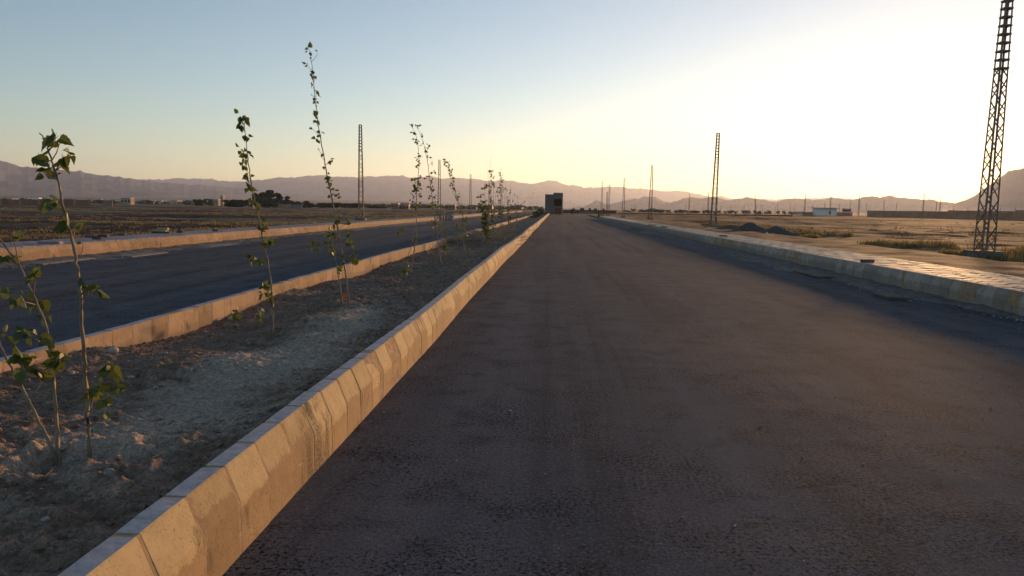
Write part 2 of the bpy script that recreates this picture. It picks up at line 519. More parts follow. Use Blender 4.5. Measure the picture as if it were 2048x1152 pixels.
def gz(x, y):
    return float(ground_z(np.array([x]), np.array([y]))[0])


# ------------------------------------------------------------------ roads
def road(name, x0, x1, y0, y1):
    xs = np.linspace(x0, x1, 30); ys = np.concatenate([np.linspace(y0, 40, 120), np.linspace(41, y1, 80)])
    X, Y = np.meshgrid(xs, ys)
    Z = fbm(X * 0.5, Y * 0.3, 21, 3) * 0.018
    o = link(name, grid_mesh(name, X, Y, Z, MAT['asphalt'])); tag(o, kind='structure'); return o


road('road', NEAR_F - 0.05, RT_F + 0.05, -40, END_M + 6)
road('road', LF_F - 0.05, MED_F + 0.05, -40, END_L)


# ------------------------------------------------------------------ kerbs
def prof(side, jx=0.0):
    # profile points from foot upward and over the top; x measured from the foot towards the back
    return [(0, -0.12), (0.003 + jx, KF), (0.064 + jx, KH - 0.008), (0.071, KH), (0.154, KH), (0.160, KH - 0.006), (0.160, -0.12)]


def block_mesh(name, side, L, mat, seed, inset=0.0):
    r = random.Random(seed)
    j = lambda a: r.uniform(-a, a)
    pts = prof(side, j(0.002))
    v = []; n = len(pts)
    g = 0.011
    chip = [j(0.0012) for _ in pts]
    rows = [(g, 0.0012), (g + 0.003, 0.0), (L / 2, -0.001), (L - g - 0.003, 0.0), (L - g, 0.0012)]
    cx = 0.08; cz = 0.12
    for (yy, ins) in rows:
        for k, (x, z) in enumerate(pts):
            xi = x + (cx - x) * (ins + inset) / 0.08 * 0.8
            zi = z - (ins + inset) * (1 if z > 0.2 else 0)
            if ins > 0: zi += -abs(chip[k]) * (0.7 if z > 0.2 else 0)
            v.append((side * -xi, yy + j(0.002), zi + (j(0.001) if z > 0.2 else 0)))
    f = []
    for i in range(len(rows) - 1):
        for k in range(n - 1):
            q = (i * n + k, i * n + k + 1, (i + 1) * n + k + 1, (i + 1) * n + k)
            f.append(q if side < 0 else q[::-1])
    e0 = tuple(range(n)); e1 = tuple((len(rows) - 1) * n + k for k in range(n))
    f.append(e0[::-1] if side < 0 else e0); f.append(e1 if side < 0 else e1[::-1])
    me = new_mesh(name, v, f, mat)
    me.materials.append(MAT['kerb_top'])
    for p in me.polygons:
        if p.normal.z > 0.93: p.material_index = 1
    return me


def kerb(foot, side, y0, y_obj0, y_obj1, y_end, mat, seed, L=0.335, tilt=1.0):
    # side +1: face looks to +x.  blocks in [y_obj0, y_obj1] are parts, the rest one joined part
    r = random.Random(seed)
    variants = [block_mesh('kerb_block', side, L, mat, seed * 31 + i) for i in range(7)]
    core = MB()
    ys_ = np.arange(y0, y_end, 0.3)
    ring = []
    pp = [(x + (0.08 - x) * 0.010, z - (0.0014 if z > 0.2 else 0)) for x, z in prof(side)]
    for y in ys_:
        ring.append([(foot + wob(y, seed) - side * x, y, z + (0.012 * math.sin(y * 0.33 + seed) if z > 0.2 else 0)) for x, z in pp])
    v = [p for q in ring for p in q]; n = len(pp); f = []
    for i in range(len(ring) - 1):
        for k in range(n - 1):
            q = (i * n + k, i * n + k + 1, (i + 1) * n + k + 1, (i + 1) * n + k)
            f.append(q if side < 0 else q[::-1])
    f.append(tuple(range(n))); f.append(tuple((len(ring) - 1) * n + k for k in range(n)))
    root = link('kerb', new_mesh('kerb', v, f, MAT['mortar']))
    tag(root, kind='structure')
    vv = []; ff = []; y = y0
    cnt = 0
    while y < y_end - L:
        sag = 0.012 * math.sin(y * 0.33 + seed) + r.uniform(-0.0012, 0.0012)
        mloc = Matrix.Translation((foot + wob(y, seed) + r.uniform(-0.0008, 0.0008) * tilt, y, sag)) @ \
            Matrix.Rotation(r.uniform(-0.003, 0.003) * tilt, 4, 'Z') @ Matrix.Rotation(r.uniform(-0.003, 0.003) * tilt, 4, 'Y') @ Matrix.Rotation(r.uniform(-0.008, 0.008) * tilt, 4, 'X')
        me = r.choice(variants)
        if y_obj0 <= y < y_obj1:
            o = link('kerb_block', me, root, None, mloc)
        else:
            b = len(vv)
            vv.extend([tuple(mloc @ p.co) for p in me.vertices])
            ff.extend([tuple(i + b for i in p.vertices) for p in me.polygons])
        y += L
        if y > y_obj1 + 45: break
    if y < y_end - 1:                              # far run: one long solid, the joints cannot be told apart there
        ys2 = np.arange(y, y_end, 2.0); b = len(vv); pr = prof(side); n = len(pr)
        for yy in ys2:
            for x, z in pr: vv.append((foot + wob(yy, seed) - side * x, yy, z + 0.012 * math.sin(yy * 0.33 + seed)))
        for i in range(len(ys2) - 1):
            for k in range(n - 1):
                q = tuple(b + t for t in (i * n + k, i * n + k + 1, (i + 1) * n + k + 1, (i + 1) * n + k))
                ff.append(q if side < 0 else q[::-1])
        ff.append(tuple(b + k for k in range(n)))
    far_ = link('kerb_run', new_mesh('kerb_run', vv, ff, mat), root)
    far_.data.materials.append(MAT['kerb_top'])
    for p in far_.data.polygons:
        if p.normal.z > 0.93: p.material_index = 1
    tag(far_, kind='stuff')
    return root


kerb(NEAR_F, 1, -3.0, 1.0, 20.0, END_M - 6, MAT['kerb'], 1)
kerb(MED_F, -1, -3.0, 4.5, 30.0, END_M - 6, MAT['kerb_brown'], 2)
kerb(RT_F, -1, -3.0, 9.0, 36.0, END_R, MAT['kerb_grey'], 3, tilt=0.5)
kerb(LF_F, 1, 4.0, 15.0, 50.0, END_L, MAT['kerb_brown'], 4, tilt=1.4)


# ------------------------------------------------------------------ pavements
def clip_x(poly, lo, hi):
    for sgn, lim in ((1, lo), (-1, -hi)):
        out = []
        for i in range(len(poly)):
            a = poly[i]; b = poly[(i + 1) % len(poly)]
            da = sgn * a[0] - lim; db = sgn * b[0] - lim
            if da >= 0: out.append(a)
            if (da >= 0) != (db >= 0):
                t = da / (da - db); out.append((a[0] + t * (b[0] - a[0]), a[1] + t * (b[1] - a[1])))
        poly = out
        if len(poly) < 3: return []
    return poly


def pavement(x0, x1, y0, yv, y_end, ztop, mat, seed, a=0.42, b=0.40, n_obj=290):
    r = random.Random(seed)
    bed = MB().box(x0, x1, y0, y_end, -0.15, ztop - 0.016)
    root = bed.build('pavement', MAT['bed']); tag(root, kind='structure')
    c = math.cos(R(45)); polys = []
    ymax = yv + 62
    for i in range(-400, 400):
        for j in range(-400, 400):
            u0 = i * a + (j % 2) * a * 0.5; v0 = j * b
            cx = (u0 + v0) * c + (x0 + x1) / 2; cy = (v0 - u0) * c + yv
            if cx < x0 - 0.4 or cx > x1 + 0.4 or cy < y0 or cy > ymax: continue
            g = 0.016
            q = [(u0 - a / 2 + g, v0 - b / 2 + g), (u0 + a / 2 - g, v0 - b / 2 + g), (u0 + a / 2 - g, v0 + b / 2 - g), (u0 - a / 2 + g, v0 + b / 2 - g)]
            pl = [((u + v) * c + (x0 + x1) / 2, (v - u) * c + yv) for u, v in q]
            pl = clip_x(pl, x0 + 0.004, x1 - 0.004)
            if len(pl) < 3: continue
            area = abs(sum(pl[k][0] * pl[(k + 1) % len(pl)][1] - pl[(k + 1) % len(pl)][0] * pl[k][1] for k in range(len(pl)))) / 2
            if area < 0.004: continue
            polys.append((cy, pl))
    polys.sort(key=lambda t: (t[0] < yv - 1.5, t[0]))
    vv = []; ff = []
    for k, (cy, pl) in enumerate(polys):
        mx = sum(p[0] for p in pl) / len(pl); my = sum(p[1] for p in pl) / len(pl)
        if sum(pl[i][0] * pl[(i + 1) % len(pl)][1] - pl[(i + 1) % len(pl)][0] * pl[i][1] for i in range(len(pl))) < 0: pl = pl[::-1]
        tx, ty, dz = r.uniform(-0.014, 0.014), r.uniform(-0.022, 0.022), r.uniform(-0.005, 0.005)
        top = [(p[0] * 0.985 + mx * 0.015 - mx, p[1] * 0.985 + my * 0.015 - my) for p in pl]
        low = [(p[0] - mx, p[1] - my) for p in pl]
        h = lambda p: tx * p[0] + ty * p[1] + dz
        n = len(pl)
        v = [(x, y, h((x, y))) for x, y in top] + [(x, y, h((x, y)) - 0.006) for x, y in low] + [(x, y, -0.03) for x, y in low]
        f = [tuple(range(n))] + [(n + i, n + (i + 1) % n, (i + 1) % n, i) for i in range(n)] + [(2 * n + i, 2 * n + (i + 1) % n, n + (i + 1) % n, n + i) for i in range(n)]
        if k < n_obj:
            link('paver', new_mesh('paver', v, f, mat), root, (mx, my, ztop))
        else:
            q = len(vv); vv.extend([(x + mx, y + my, z + ztop) for x, y, z in v]); ff.extend([tuple(i + q for i in t) for t in f])
    q = len(vv)
    vv.extend([(x0, ymax + 0.3, ztop - 0.004), (x1, ymax + 0.3, ztop - 0.004), (x1, y_end, ztop - 0.004), (x0, y_end, ztop - 0.004)]); ff.append((q, q + 1, q + 2, q + 3))
    o = link('paver_field', new_mesh('paver_field', vv, ff, mat), root); tag(o, kind='stuff')
    return root


pavement(RT_B + 0.012, PAVE_R, -3, 9.5, END_R, KH + 0.004, MAT['paver_warm'], 5)
pavement(PAVE_L, LF_B - 0.012, 4, 16.0, END_L, KH + 0.002, MAT['paver_mauve'], 6)


# ------------------------------------------------------------------ median soil
HOLES = []                                         # (x, y, radius, depth)


def soil_z(X, Y):
    X = np.asarray(X, float); Y = np.asarray(Y, float)
    t = np.clip((X - NEAR_B) / (MED_B - NEAR_B), 0, 1)
    right = 0.315 + 0.02 * np.sin(Y * 0.9)
    left = 0.30 - 0.16 * sstep(5.8, 7.6, Y) + 0.07 * np.exp(-((Y - 10.6) / 1.3) ** 2) * sstep(10.0, 10.6, Y) + 0.03 * np.sin(Y * 0.7)
    z = right * (1 - t) + left * t - 0.05 * np.sin(math.pi * t)
    z = z + fbm(X * 1.1, Y * 0.9, 31, 3) * 0.10
    cl = fbm(X * 5.5, Y * 5.5, 37, 4, 0.6)
    cr = np.maximum(fbm(X * 13, Y * 13, 43, 2) - 0.10, 0) * 0.075 + np.maximum(fbm(X * 31, Y * 31, 45, 2) - 0.06, 0) * 0.040
    amt = 0.35 + 1.1 * sstep(-0.15, 0.25, fbm(X * 1.4, Y * 1.2, 47, 3))
    z = z + (np.abs(cl) ** 1.3) * 0.035 - 0.010 + fbm(X * 22, Y * 22, 41, 3, 0.65) * 0.010 + cr * amt * 0.55
    for (x, y, r_, d_) in HOLES:
        q = np.hypot(X - x, Y - y) / r_
        z = z - d_ * np.exp(-q ** 2 * 1.2) + d_ * 0.35 * np.exp(-((q - 1.35) / 0.35) ** 2)
    edge = np.minimum(sstep(NEAR_B + 0.03, NEAR_B - 0.15, X), sstep(MED_B - 0.03, MED_B + 0.1, X))
    z = np.minimum(z, 0.34 + 0.2 * edge)
    return z


def soil_hit(px, py):
    d = ray(px, py)
    T = np.arange(1.5, 40, 0.012)
    zr = CAM.z + d.z * T
    k = (zr < 0.6) & (zr > -0.2)
    T = T[k]; zr = zr[k]
    below = zr <= soil_z(CAM.x + d.x * T, CAM.y + d.y * T)
    return CAM + d * float(T[np.argmax(below)])


_hA = on_z(120, 930, 0.27); _hB = on_z(315, 908, 0.25); _hC = on_z(700, 612, 0.2); _hD = on_z(545, 672, 0.22)
HOLES += [(_hA.x + 0.02, _hA.y + 0.04, 0.22, 0.17), (_hB.x, _hB.y, 0.12, 0.10), (_hC.x, _hC.y, 0.35, -0.06), (_hD.x, _hD.y, 0.25, 0.03),
          (-2.5, 8.3, 0.6, -0.07), (-3.3, 12.6, 0.7, -0.08), (-2.0, 5.2, 0.22, 0.04), (-2.3, 2.6, 0.2, 0.05), (-1.95, 3.3, 0.15, 0.04)]


def soil_patch(y0, y1, dy, dx):
    xs = np.arange(MED_B - 0.03, NEAR_B + 0.02, dx); ys = np.arange(y0, y1 + dy * 0.5, dy)
    X, Y = np.meshgrid(xs, ys)
    return X, Y, soil_z(X, Y)


ysoil = np.concatenate([np.arange(-3, 1.2, 0.12), np.arange(1.2, 7, 0.0115), np.arange(7, 9, 0.018), np.arange(9, 20, 0.035), np.arange(20, 60, 0.12), np.arange(60, END_M, 0.6)])
xsoil = np.linspace(MED_B - 0.03, NEAR_B + 0.02, 210)
X, Y = np.meshgrid(xsoil, ysoil)
med = link('median', grid_mesh('median', X, Y, soil_z(X, Y), MAT['soil'])); tag(med, kind='structure')


# ------------------------------------------------------------------ scattered stones and clods
def rock_shape(seed, flat=0.7):
    r = random.Random(seed)
    ph = (1 + 5 ** 0.5) / 2
    v = [(-1, ph, 0), (1, ph, 0), (-1, -ph, 0), (1, -ph, 0), (0, -1, ph), (0, 1, ph), (0, -1, -ph), (0, 1, -ph), (ph, 0, -1), (ph, 0, 1), (-ph, 0, -1), (-ph, 0, 1)]
    f = [(0, 11, 5), (0, 5, 1), (0, 1, 7), (0, 7, 10), (0, 10, 11), (1, 5, 9), (5, 11, 4), (11, 10, 2), (10, 7, 6), (7, 1, 8), (3, 9, 4), (3, 4, 2), (3, 2, 6), (3, 6, 8), (3, 8, 9), (4, 9, 5), (2, 4, 11), (6, 2, 10), (8, 6, 7), (9, 8, 1)]
    out = []
    for p in v:
        q = Vector(p).normalized() * r.uniform(0.72, 1.25)
        out.append((q.x, q.y * r.uniform(0.8, 1.1), q.z * flat))
    return np.array(out), np.array(f)


ROCKS = [rock_shape(i) for i in range(9)]


def scatter(name, pts, mat, parent=None, label=None, smooth=False):
    V = []; Fc = []; b = 0
    r = random.Random(len(pts))
    for (x, y, z, s) in pts:
        v, f = ROCKS[r.randrange(9)]
        a = r.uniform(0, 6.283); ca, sa = math.cos(a), math.sin(a)
        w = v * s
        w = np.stack([w[:, 0] * ca - w[:, 1] * sa + x, w[:, 0] * sa + w[:, 1] * ca + y, w[:, 2] + z], -1)
        V.append(w); Fc.append(f + b); b += 12
    o = link(name, raw_mesh(name, np.concatenate(V), np.concatenate(Fc), mat, smooth), parent)
    tag(o, label, None, None, 'stuff')
    return o


r = random.Random(11)
rn = np.random.default_rng(11)
cy_ = 1.3 + rn.random(22000) ** 1.8 * 26; cx_ = rn.uniform(MED_B + 0.05, NEAR_B - 0.03, 22000)
keep = (vnoise(cx_ * 1.7, cy_ * 1.4, 77) > -0.12) | (rn.random(22000) > 0.7)
cx_ = cx_[keep]; cy_ = cy_[keep]; cs_ = 0.003 + 0.020 * rn.random(len(cx_)) ** 6
zz = soil_z(cx_, cy_)
pts = list(zip(cx_, cy_, zz + cs_ * 0.25, cs_))
tag(scatter('clods', pts, MAT['soil']), 'small earth clods and pebbles strewn over the median soil', 'clods')
pts = []
for i in range(3800):                              # loose chippings on the near carriageway
    y = 1.2 + (r.random() ** 1.7) * 32
    x = r.uniform(NEAR_F + 0.05, RT_F - 0.1)
    pts.append((x, y, 0.002, 0.0018 + 0.0055 * r.random() ** 6))
tag(scatter('chippings', pts, MAT['chip']), 'loose stone chippings scattered on the dark asphalt of the wide road', 'chippings')


# ------------------------------------------------------------------ silted road edges
def verge(x_in, x_out, y0, y1, seed, h=0.06):
    xs = np.linspace(x_in, x_out, 26); ys = np.concatenate([np.arange(y0, min(y1, 45), 0.07), np.arange(45, y1, 0.4)])
    X, Y = np.meshgrid(xs, ys)
    t = (X - x_in) / (x_out - x_in)                # 0 at the kerb, 1 in the road
    lim = 0.52 + 0.75 * fbm(Y * 0.35, X * 0 + 3.3, seed, 4)
    Z = h * (1 - t / np.maximum(lim, 0.12)) + fbm(X * 4, Y * 3, seed + 5, 4) * 0.035
    Z = np.where(t > 0.97, -0.03, np.maximum(Z, -0.03))
    o = link('gutter_silt', grid_mesh('gutter_silt', X, Y, Z, MAT['gutter'])); tag(o, kind='structure')
    pts = []
    rr = random.Random(seed)
    for i in range(2600):
        y = y0 + (y1 - y0) * rr.random() ** 1.9 * 0.7
        l_ = 0.52 + 0.75 * float(fbm(np.array([y * 0.35]), np.array([3.3]), seed, 4)[0])
        tt = max(0.02, min(1.1, rr.gauss(l_, 0.16)))
        pts.append((x_in + tt * (x_out - x_in), y, 0.006, 0.005 + 0.022 * rr.random() ** 3))
    return scatter('gutter_gravel', pts, MAT['pebble'])


tag(verge(RT_F + 0.02, 5.75, -1, END_R - 2, 51), 'loose gravel lying along the shaded grey kerb', 'gravel')
tag(verge(LF_F - 0.02, -11.6, 6, 160, 52), 'loose gravel lying along the brown kerb of the far carriageway', 'gravel')


# ------------------------------------------------------------------ mountains and hills
def mountains(name, prof_px, D, W, seed, spur=0.5, n=640, m_=44, back=0.6):
    px = np.array([p[0] for p in prof_px], float); py = np.array([p[1] for p in prof_px], float)
    u = np.linspace(px[0], px[-1], n)
    yy = np.interp(u, px, py) + fbm(u * 0.045, u * 0 + 1.7, seed, 5, 0.6) * 4.2
    X = np.zeros((m_, n)); Y = np.zeros((m_, n)); Z = np.zeros((m_, n))
    vv = np.concatenate([np.linspace(-1, 0, m_ - 8), np.linspace(0.12, 1, 8) * back])
    for i in range(n):
        d = ray(u[i], yy[i]); hl = math.hypot(d.x, d.y)
        hx, hy = d.x / hl, d.y / hl
        zr = CAM.z + d.z / hl * D
        for j, v in enumerate(vv):
            rad = D + v * W
            s = (1 - abs(v) / (1 if v <= 0 else back * 1.0001)) if v > 0 else (1 + v)
            X[j, i] = hx * rad; Y[j, i] = hy * rad
            Z[j, i] = zr * max(s, 0) ** 1.25
    rid = 1 - 2 * np.abs(fbm(X / (W * 0.16), Y / (W * 0.30), seed + 3, 4, 0.55))
    V = np.abs(vv)[:, None]
    Z = Z * (1 - spur * np.clip(V * 3, 0, 1) * (1 - np.clip(rid, 0, 1)))
    Z = Z - 25 * sstep(0.9, 1.0, V)
    o = link(name, grid_mesh(name, X, Y, Z, MAT['mountain'])); tag(o, kind='structure')
    return o


mountains('mountain', [(-900, 330), (-600, 300), (-300, 296), (-120, 306), (0, 320), (40, 332), (110, 337), (150, 343), (200, 349), (260, 358), (340, 366), (420, 372), (500, 379), (560, 386), (640, 394), (720, 401), (800, 408)], 7600, 3000, 5)
mountains('mountain', [(60, 380), (160, 366), (230, 362), (300, 358), (380, 356), (440, 360), (490, 364), (560, 366), (640, 372), (760, 384)], 13200, 1500, 6)
mountains('mountain', [(380, 392), (440, 378), (490, 364), (560, 355), (620, 351), (690, 352), (730, 355), (760, 350), (800, 353), (860, 352), (880, 357), (920, 356), (945, 358), (970, 360), (1030, 363), (1080, 367), (1100, 362), (1112, 363), (1140, 370), (1170, 374), (1220, 373), (1290, 377), (1320, 379), (1370, 384), (1420, 392), (1480, 397), (1560, 398), (1640, 396), (1760, 398), (1900, 404), (2100, 406)], 11500, 3200, 8)
mountains('hill', [(1120, 420), (1165, 414), (1186, 406), (1192, 402), (1200, 405), (1215, 408), (1240, 402), (1275, 396), (1290, 395), (1312, 395), (1330, 404), (1340, 405), (1362, 399), (1380, 394), (1430, 395), (1460, 401), (1480, 397), (1494, 394), (1530, 398), (1552, 405), (1570, 399), (1587, 396), (1621, 400), (1659, 396), (1700, 397), (1732, 395), (1754, 392), (1800, 394), (1860, 400), (1920, 408)], 5200, 900, 12)
mountains('hill', [(1850, 428), (1900, 412), (1950, 392), (1990, 361), (2016, 344), (2046, 337), (2120, 318), (2300, 300), (2600, 320), (2900, 380)], 4300, 1500, 15)


# ------------------------------------------------------------------ lattice power poles
PH = 8.0


def pole_parts(h=PH, b0=0.45, b1=0.22):
    leg = []; brace = []
    w = lambda z: (b0 + (b1 - b0) * z / h) / 2
    for sx, sy in ((-1, -1), (1, -1), (1, 1), (-1, 1)):
        lm = MB()
        a = Vector((sx * w(0), sy * w(0), -0.1)); b = Vector((sx * w(h), sy * w(h), h))
        t = 0.009; L = 0.045                              # angle iron: two thin flanges
        lm.bar(a + Vector((-sx * L / 2, 0, 0)), b + Vector((-sx * L / 2, 0, 0)), L, t)
        lm.bar(a + Vector((0, -sy * L / 2, 0)), b + Vector((0, -sy * L / 2, 0)), t, L)
        leg.append(lm)
    z = 0.15; k = 0
    zl = h * 0.74
    while z < zl:
        dz = 0.42 if z < h * 0.45 else 0.34
        z2 = min(z + dz, zl)
        for sx, sy, tx, ty in ((-1, -1, 1, -1), (1, -1, 1, 1), (1, 1, -1, 1), (-1, 1, -1, -1)):
            m_ = MB()
            p0, p1 = ((sx, sy), (tx, ty)) if k % 2 == 0 else ((tx, ty), (sx, sy))
            m_.bar((p0[0] * w(z), p0[1] * w(z), z), (p1[0] * w(z2), p1[1] * w(z2), z2), 0.036, 0.02)
            brace.append(('brace', m_))
        z = z2; k += 1
    z = zl
    while z < h + 0.01:
        for sx, sy, tx, ty in ((-1, -1, 1, -1), (1, -1, 1, 1), (1, 1, -1, 1), (-1, 1, -1, -1)):
            m_ = MB(); zz_ = min(z, h - 0.03)
            m_.bar((sx * w(z), sy * w(z), zz_), (tx * w(z), ty * w(z), zz_), 0.07, 0.045)
            brace.append(('rung', m_))
        z += 0.26
    return leg, brace


LEGS, BRACES = pole_parts()
LEG_ME = [new_mesh('leg', l_.v, l_.f, MAT['steel']) for l_ in LEGS]
BR_ME = [(n_, new_mesh(n_, b_.v, b_.f, MAT['steel'])) for n_, b_ in BRACES]
_j = MB()
for n_, b_ in BRACES: _j.add(b_.v, b_.f)
JOIN_ME = new_mesh('bracing', _j.v, _j.f, MAT['steel'])
_rk = random.Random(5)
_fm = MB(); _fm.box(-0.43, 0.43, -0.40, 0.40, -0.35, 0.20)
FOOT_ME = new_mesh('footing', [(p[0] + _rk.uniform(-.03, .03), p[1] + _rk.uniform(-.03, .03), p[2] + _rk.uniform(-.02, .02)) for p in _fm.v], _fm.f, MAT['footing'])


def pole(x, y, label, group=None, detail=False, rz=0.0, s=1.0, lean=(0, 0)):
    e = empty('lattice_pole', (x, y, gz(x, y) + 0.03), rz)
    e.scale = (1, 1, s)
    e.rotation_euler = (lean[0], lean[1], rz)
    tag(e, label, 'power pole', group)
    link('footing', FOOT_ME, e)
    for me in LEG_ME: link('leg', me, e)
    if detail:
        for n_, me in BR_ME: link(n_, me, e)
    else:
        tag(link('bracing', JOIN_ME, e), kind='stuff')
    return e


p = on_z(1967, 514, 0.12); pole(p.x, p.y, 'steel lattice power pole on a concrete footing among golden weeds', 'lattice poles along the road', True, 0.04, 1.02, (0, 0.012))
p = on_z(1426, 455, 0.12); pole(p.x, p.y, 'steel lattice power pole just past the two dark gravel heaps', 'lattice poles along the road', False, 0.0, 0.965, (0, 0.012))
for px_, Y_, top in ((1300, 105, 331), (1246, 146, 356), (1217, 185, 369), (1202.5, 190, 362)):
    b = at(px_, 430, Y_); z0 = gz(b.x, b.y); h = at(px_, top, Y_).z - z0
    pole(b.x, b.y, 'distant steel lattice power pole lined up beyond the end of the brick pavement', 'lattice poles along the road', False, 0, h / PH, (0, 0.012))
LB = ['steel lattice power pole standing on the dry field just past the far pavement', 'steel lattice power pole rising behind the stems of the bowed sapling', 'steel lattice power pole right of the curved sapling, behind its bare shoots', 'far steel lattice power pole screened by the dense sapling clump', 'far steel lattice power pole screened by the dense sapling clump']
for i, (px_, Y_, top) in enumerate(((722, 64, 250), (878.5, 107, 320), (940.5, 146, 349), (978, 188, 366), (1003, 228, 376))):
    b = at(px_, 430, Y_); z0 = gz(b.x, b.y); h = at(px_, top, Y_).z - z0
    pole(b.x, b.y, LB[i], 'lattice poles along the road', i == 0, 0.05, h / PH)

# far poles: light copies of one joined mesh
_f = MB()
for l_ in LEGS: _f.add(l_.v, l_.f)
_f.add(_j.v, _j.f)
FAR_ME = new_mesh('lattice_pole', _f.v, _f.f, MAT['steel'])
FARR_ME = FAR_ME.copy(); FARR_ME.materials.clear(); FARR_ME.materials.append(MAT['rust'])
far_poles = [(1378, 387, 0, 1), (1416, 383, 0, 1), (1213.5, 384, 0, 1), (1512, 390, -0.09, 1), (1609, 387, 0, 0), (1660, 392, 0, 0), (1717, 391, 0, 0), (1767, 401, 0, 0), (1791, 405, 0.05, 0), (1845, 387, 0.04, 0),
             (1871, 404, 0.03, 0), (1879, 395, 0, 0), (1699, 403, 0.02, 0), (1732, 406, 0.1, 0), (1678, 408, 0, 0), (1649, 404, 0, 0), (1625, 409, 0.03, 0), (1589, 407, 0, 0), (1580, 410, 0.04, 0), (1554.5, 408, 0.02, 0), (1551, 411, 0, 0), (1525, 410, 0, 0), (1521, 408, 0.03, 0), (1497, 412, 0, 0), (1488, 409, 0, 0), (1461, 409, 0, 0), (1441, 411, 0, 0), (1405, 412, 0, 0), (1372, 409, 0, 0), (1388, 412, 0, 0), (1270, 407, 0, 0), (1147, 408, 0, 0), (1906, 412, 0, 0), (1935, 414, 0, 0), (2030, 413, 0, 0), (2000, 415, 0, 0)]
for px_, top, lean, red in far_poles:
    hz_y = 417 + (px_ - 1110) * 0.0148
    Y_ = 1500 * (PH - 1.6) / (hz_y - top)
    if red: Y_ = min(Y_, 265)
    b = at(px_, hz_y, Y_)
    h = at(px_, top, Y_).z
    o = link('lattice_pole', FARR_ME if red else FAR_ME, None, (b.x, b.y, gz(b.x, b.y)))
    o.rotation_euler = (0, lean, rng.uniform(0, 1.5)); o.scale = (1, 1, h / PH)
    if px_ == 1512: tag(o, 'rusty lattice pole leaning over in the far field', 'power pole')
    elif red: tag(o, {1378: 'lone rust red lattice pole above the ragged bush row', 1416: 'rust red lattice pole close behind the grey pole past the gravel heaps'}.get(px_, 'rust red lattice pole between two grey lattice poles beyond the pavement end'), 'power pole', 'rusty poles in the far field')
    else: tag(o, 'tiny far lattice pole standing against the hazy hills', 'power pole', 'far poles on the plain')

# ------------------------------------------------------------------ poplar saplings
def leaf_shape(seed):
    r = random.Random(seed)
    half = [(0.0, 0.0), (0.30, -0.04), (0.48, 0.10), (0.44, 0.26), (0.50, 0.34), (0.36, 0.50), (0.38, 0.58), (0.22, 0.72), (0.10, 0.88), (0.0, 1.05)]
    curl = r.uniform(-0.55, 0.6); fold = r.uniform(0.1, 0.8)
    v = []; f = []
    st = 0.0
    def P(x, y): return (x * math.cos(fold), y - curl * 0.3 * y * y, abs(x) * math.sin(fold) + curl * y * y * 0.7 + r.uniform(-0.02, 0.02))
    for x, y in half: v.append((0, y - curl * 0.3 * y * y, curl * y * y * 0.7))
    n = len(half)
    for sgn in (-1, 1):
        b = len(v)
        for x, y in half: v.append(P(sgn * x, y))
        for i in range(n - 1):
            q = (i, i + 1, b + i + 1, b + i)
            f.append(q if sgn < 0 else q[::-1])
    b = len(v)                                        # stalk
    v += [(-0.02, 0.02, 0), (0.02, 0.02, 0), (0, 0.02, 0.03), (0, -0.55, -0.06)]
    f += [(b, b + 1, b + 3), (b + 1, b + 2, b + 3), (b + 2, b, b + 3)]
    return v, f


LEAF = [leaf_shape(i) for i in range(8)]
LEAF_ME = [new_mesh('leaf', v, f, MAT['leaf']) for v, f in LEAF]


def smooth_path(pts, k=5):
    out = []
    n = len(pts)
    for i in range(n - 1):
        p0 = pts[max(i - 1, 0)]; p1 = pts[i]; p2 = pts[i + 1]; p3 = pts[min(i + 2, n - 1)]
        for j in range(k):
            t = j / k
            out.append(0.5 * ((2 * p1) + (p2 - p0) * t + (2 * p0 - 5 * p1 + 4 * p2 - p3) * t * t + (3 * p1 - p0 - 3 * p2 + p3) * t * t * t))
    out.append(pts[-1])
    return out


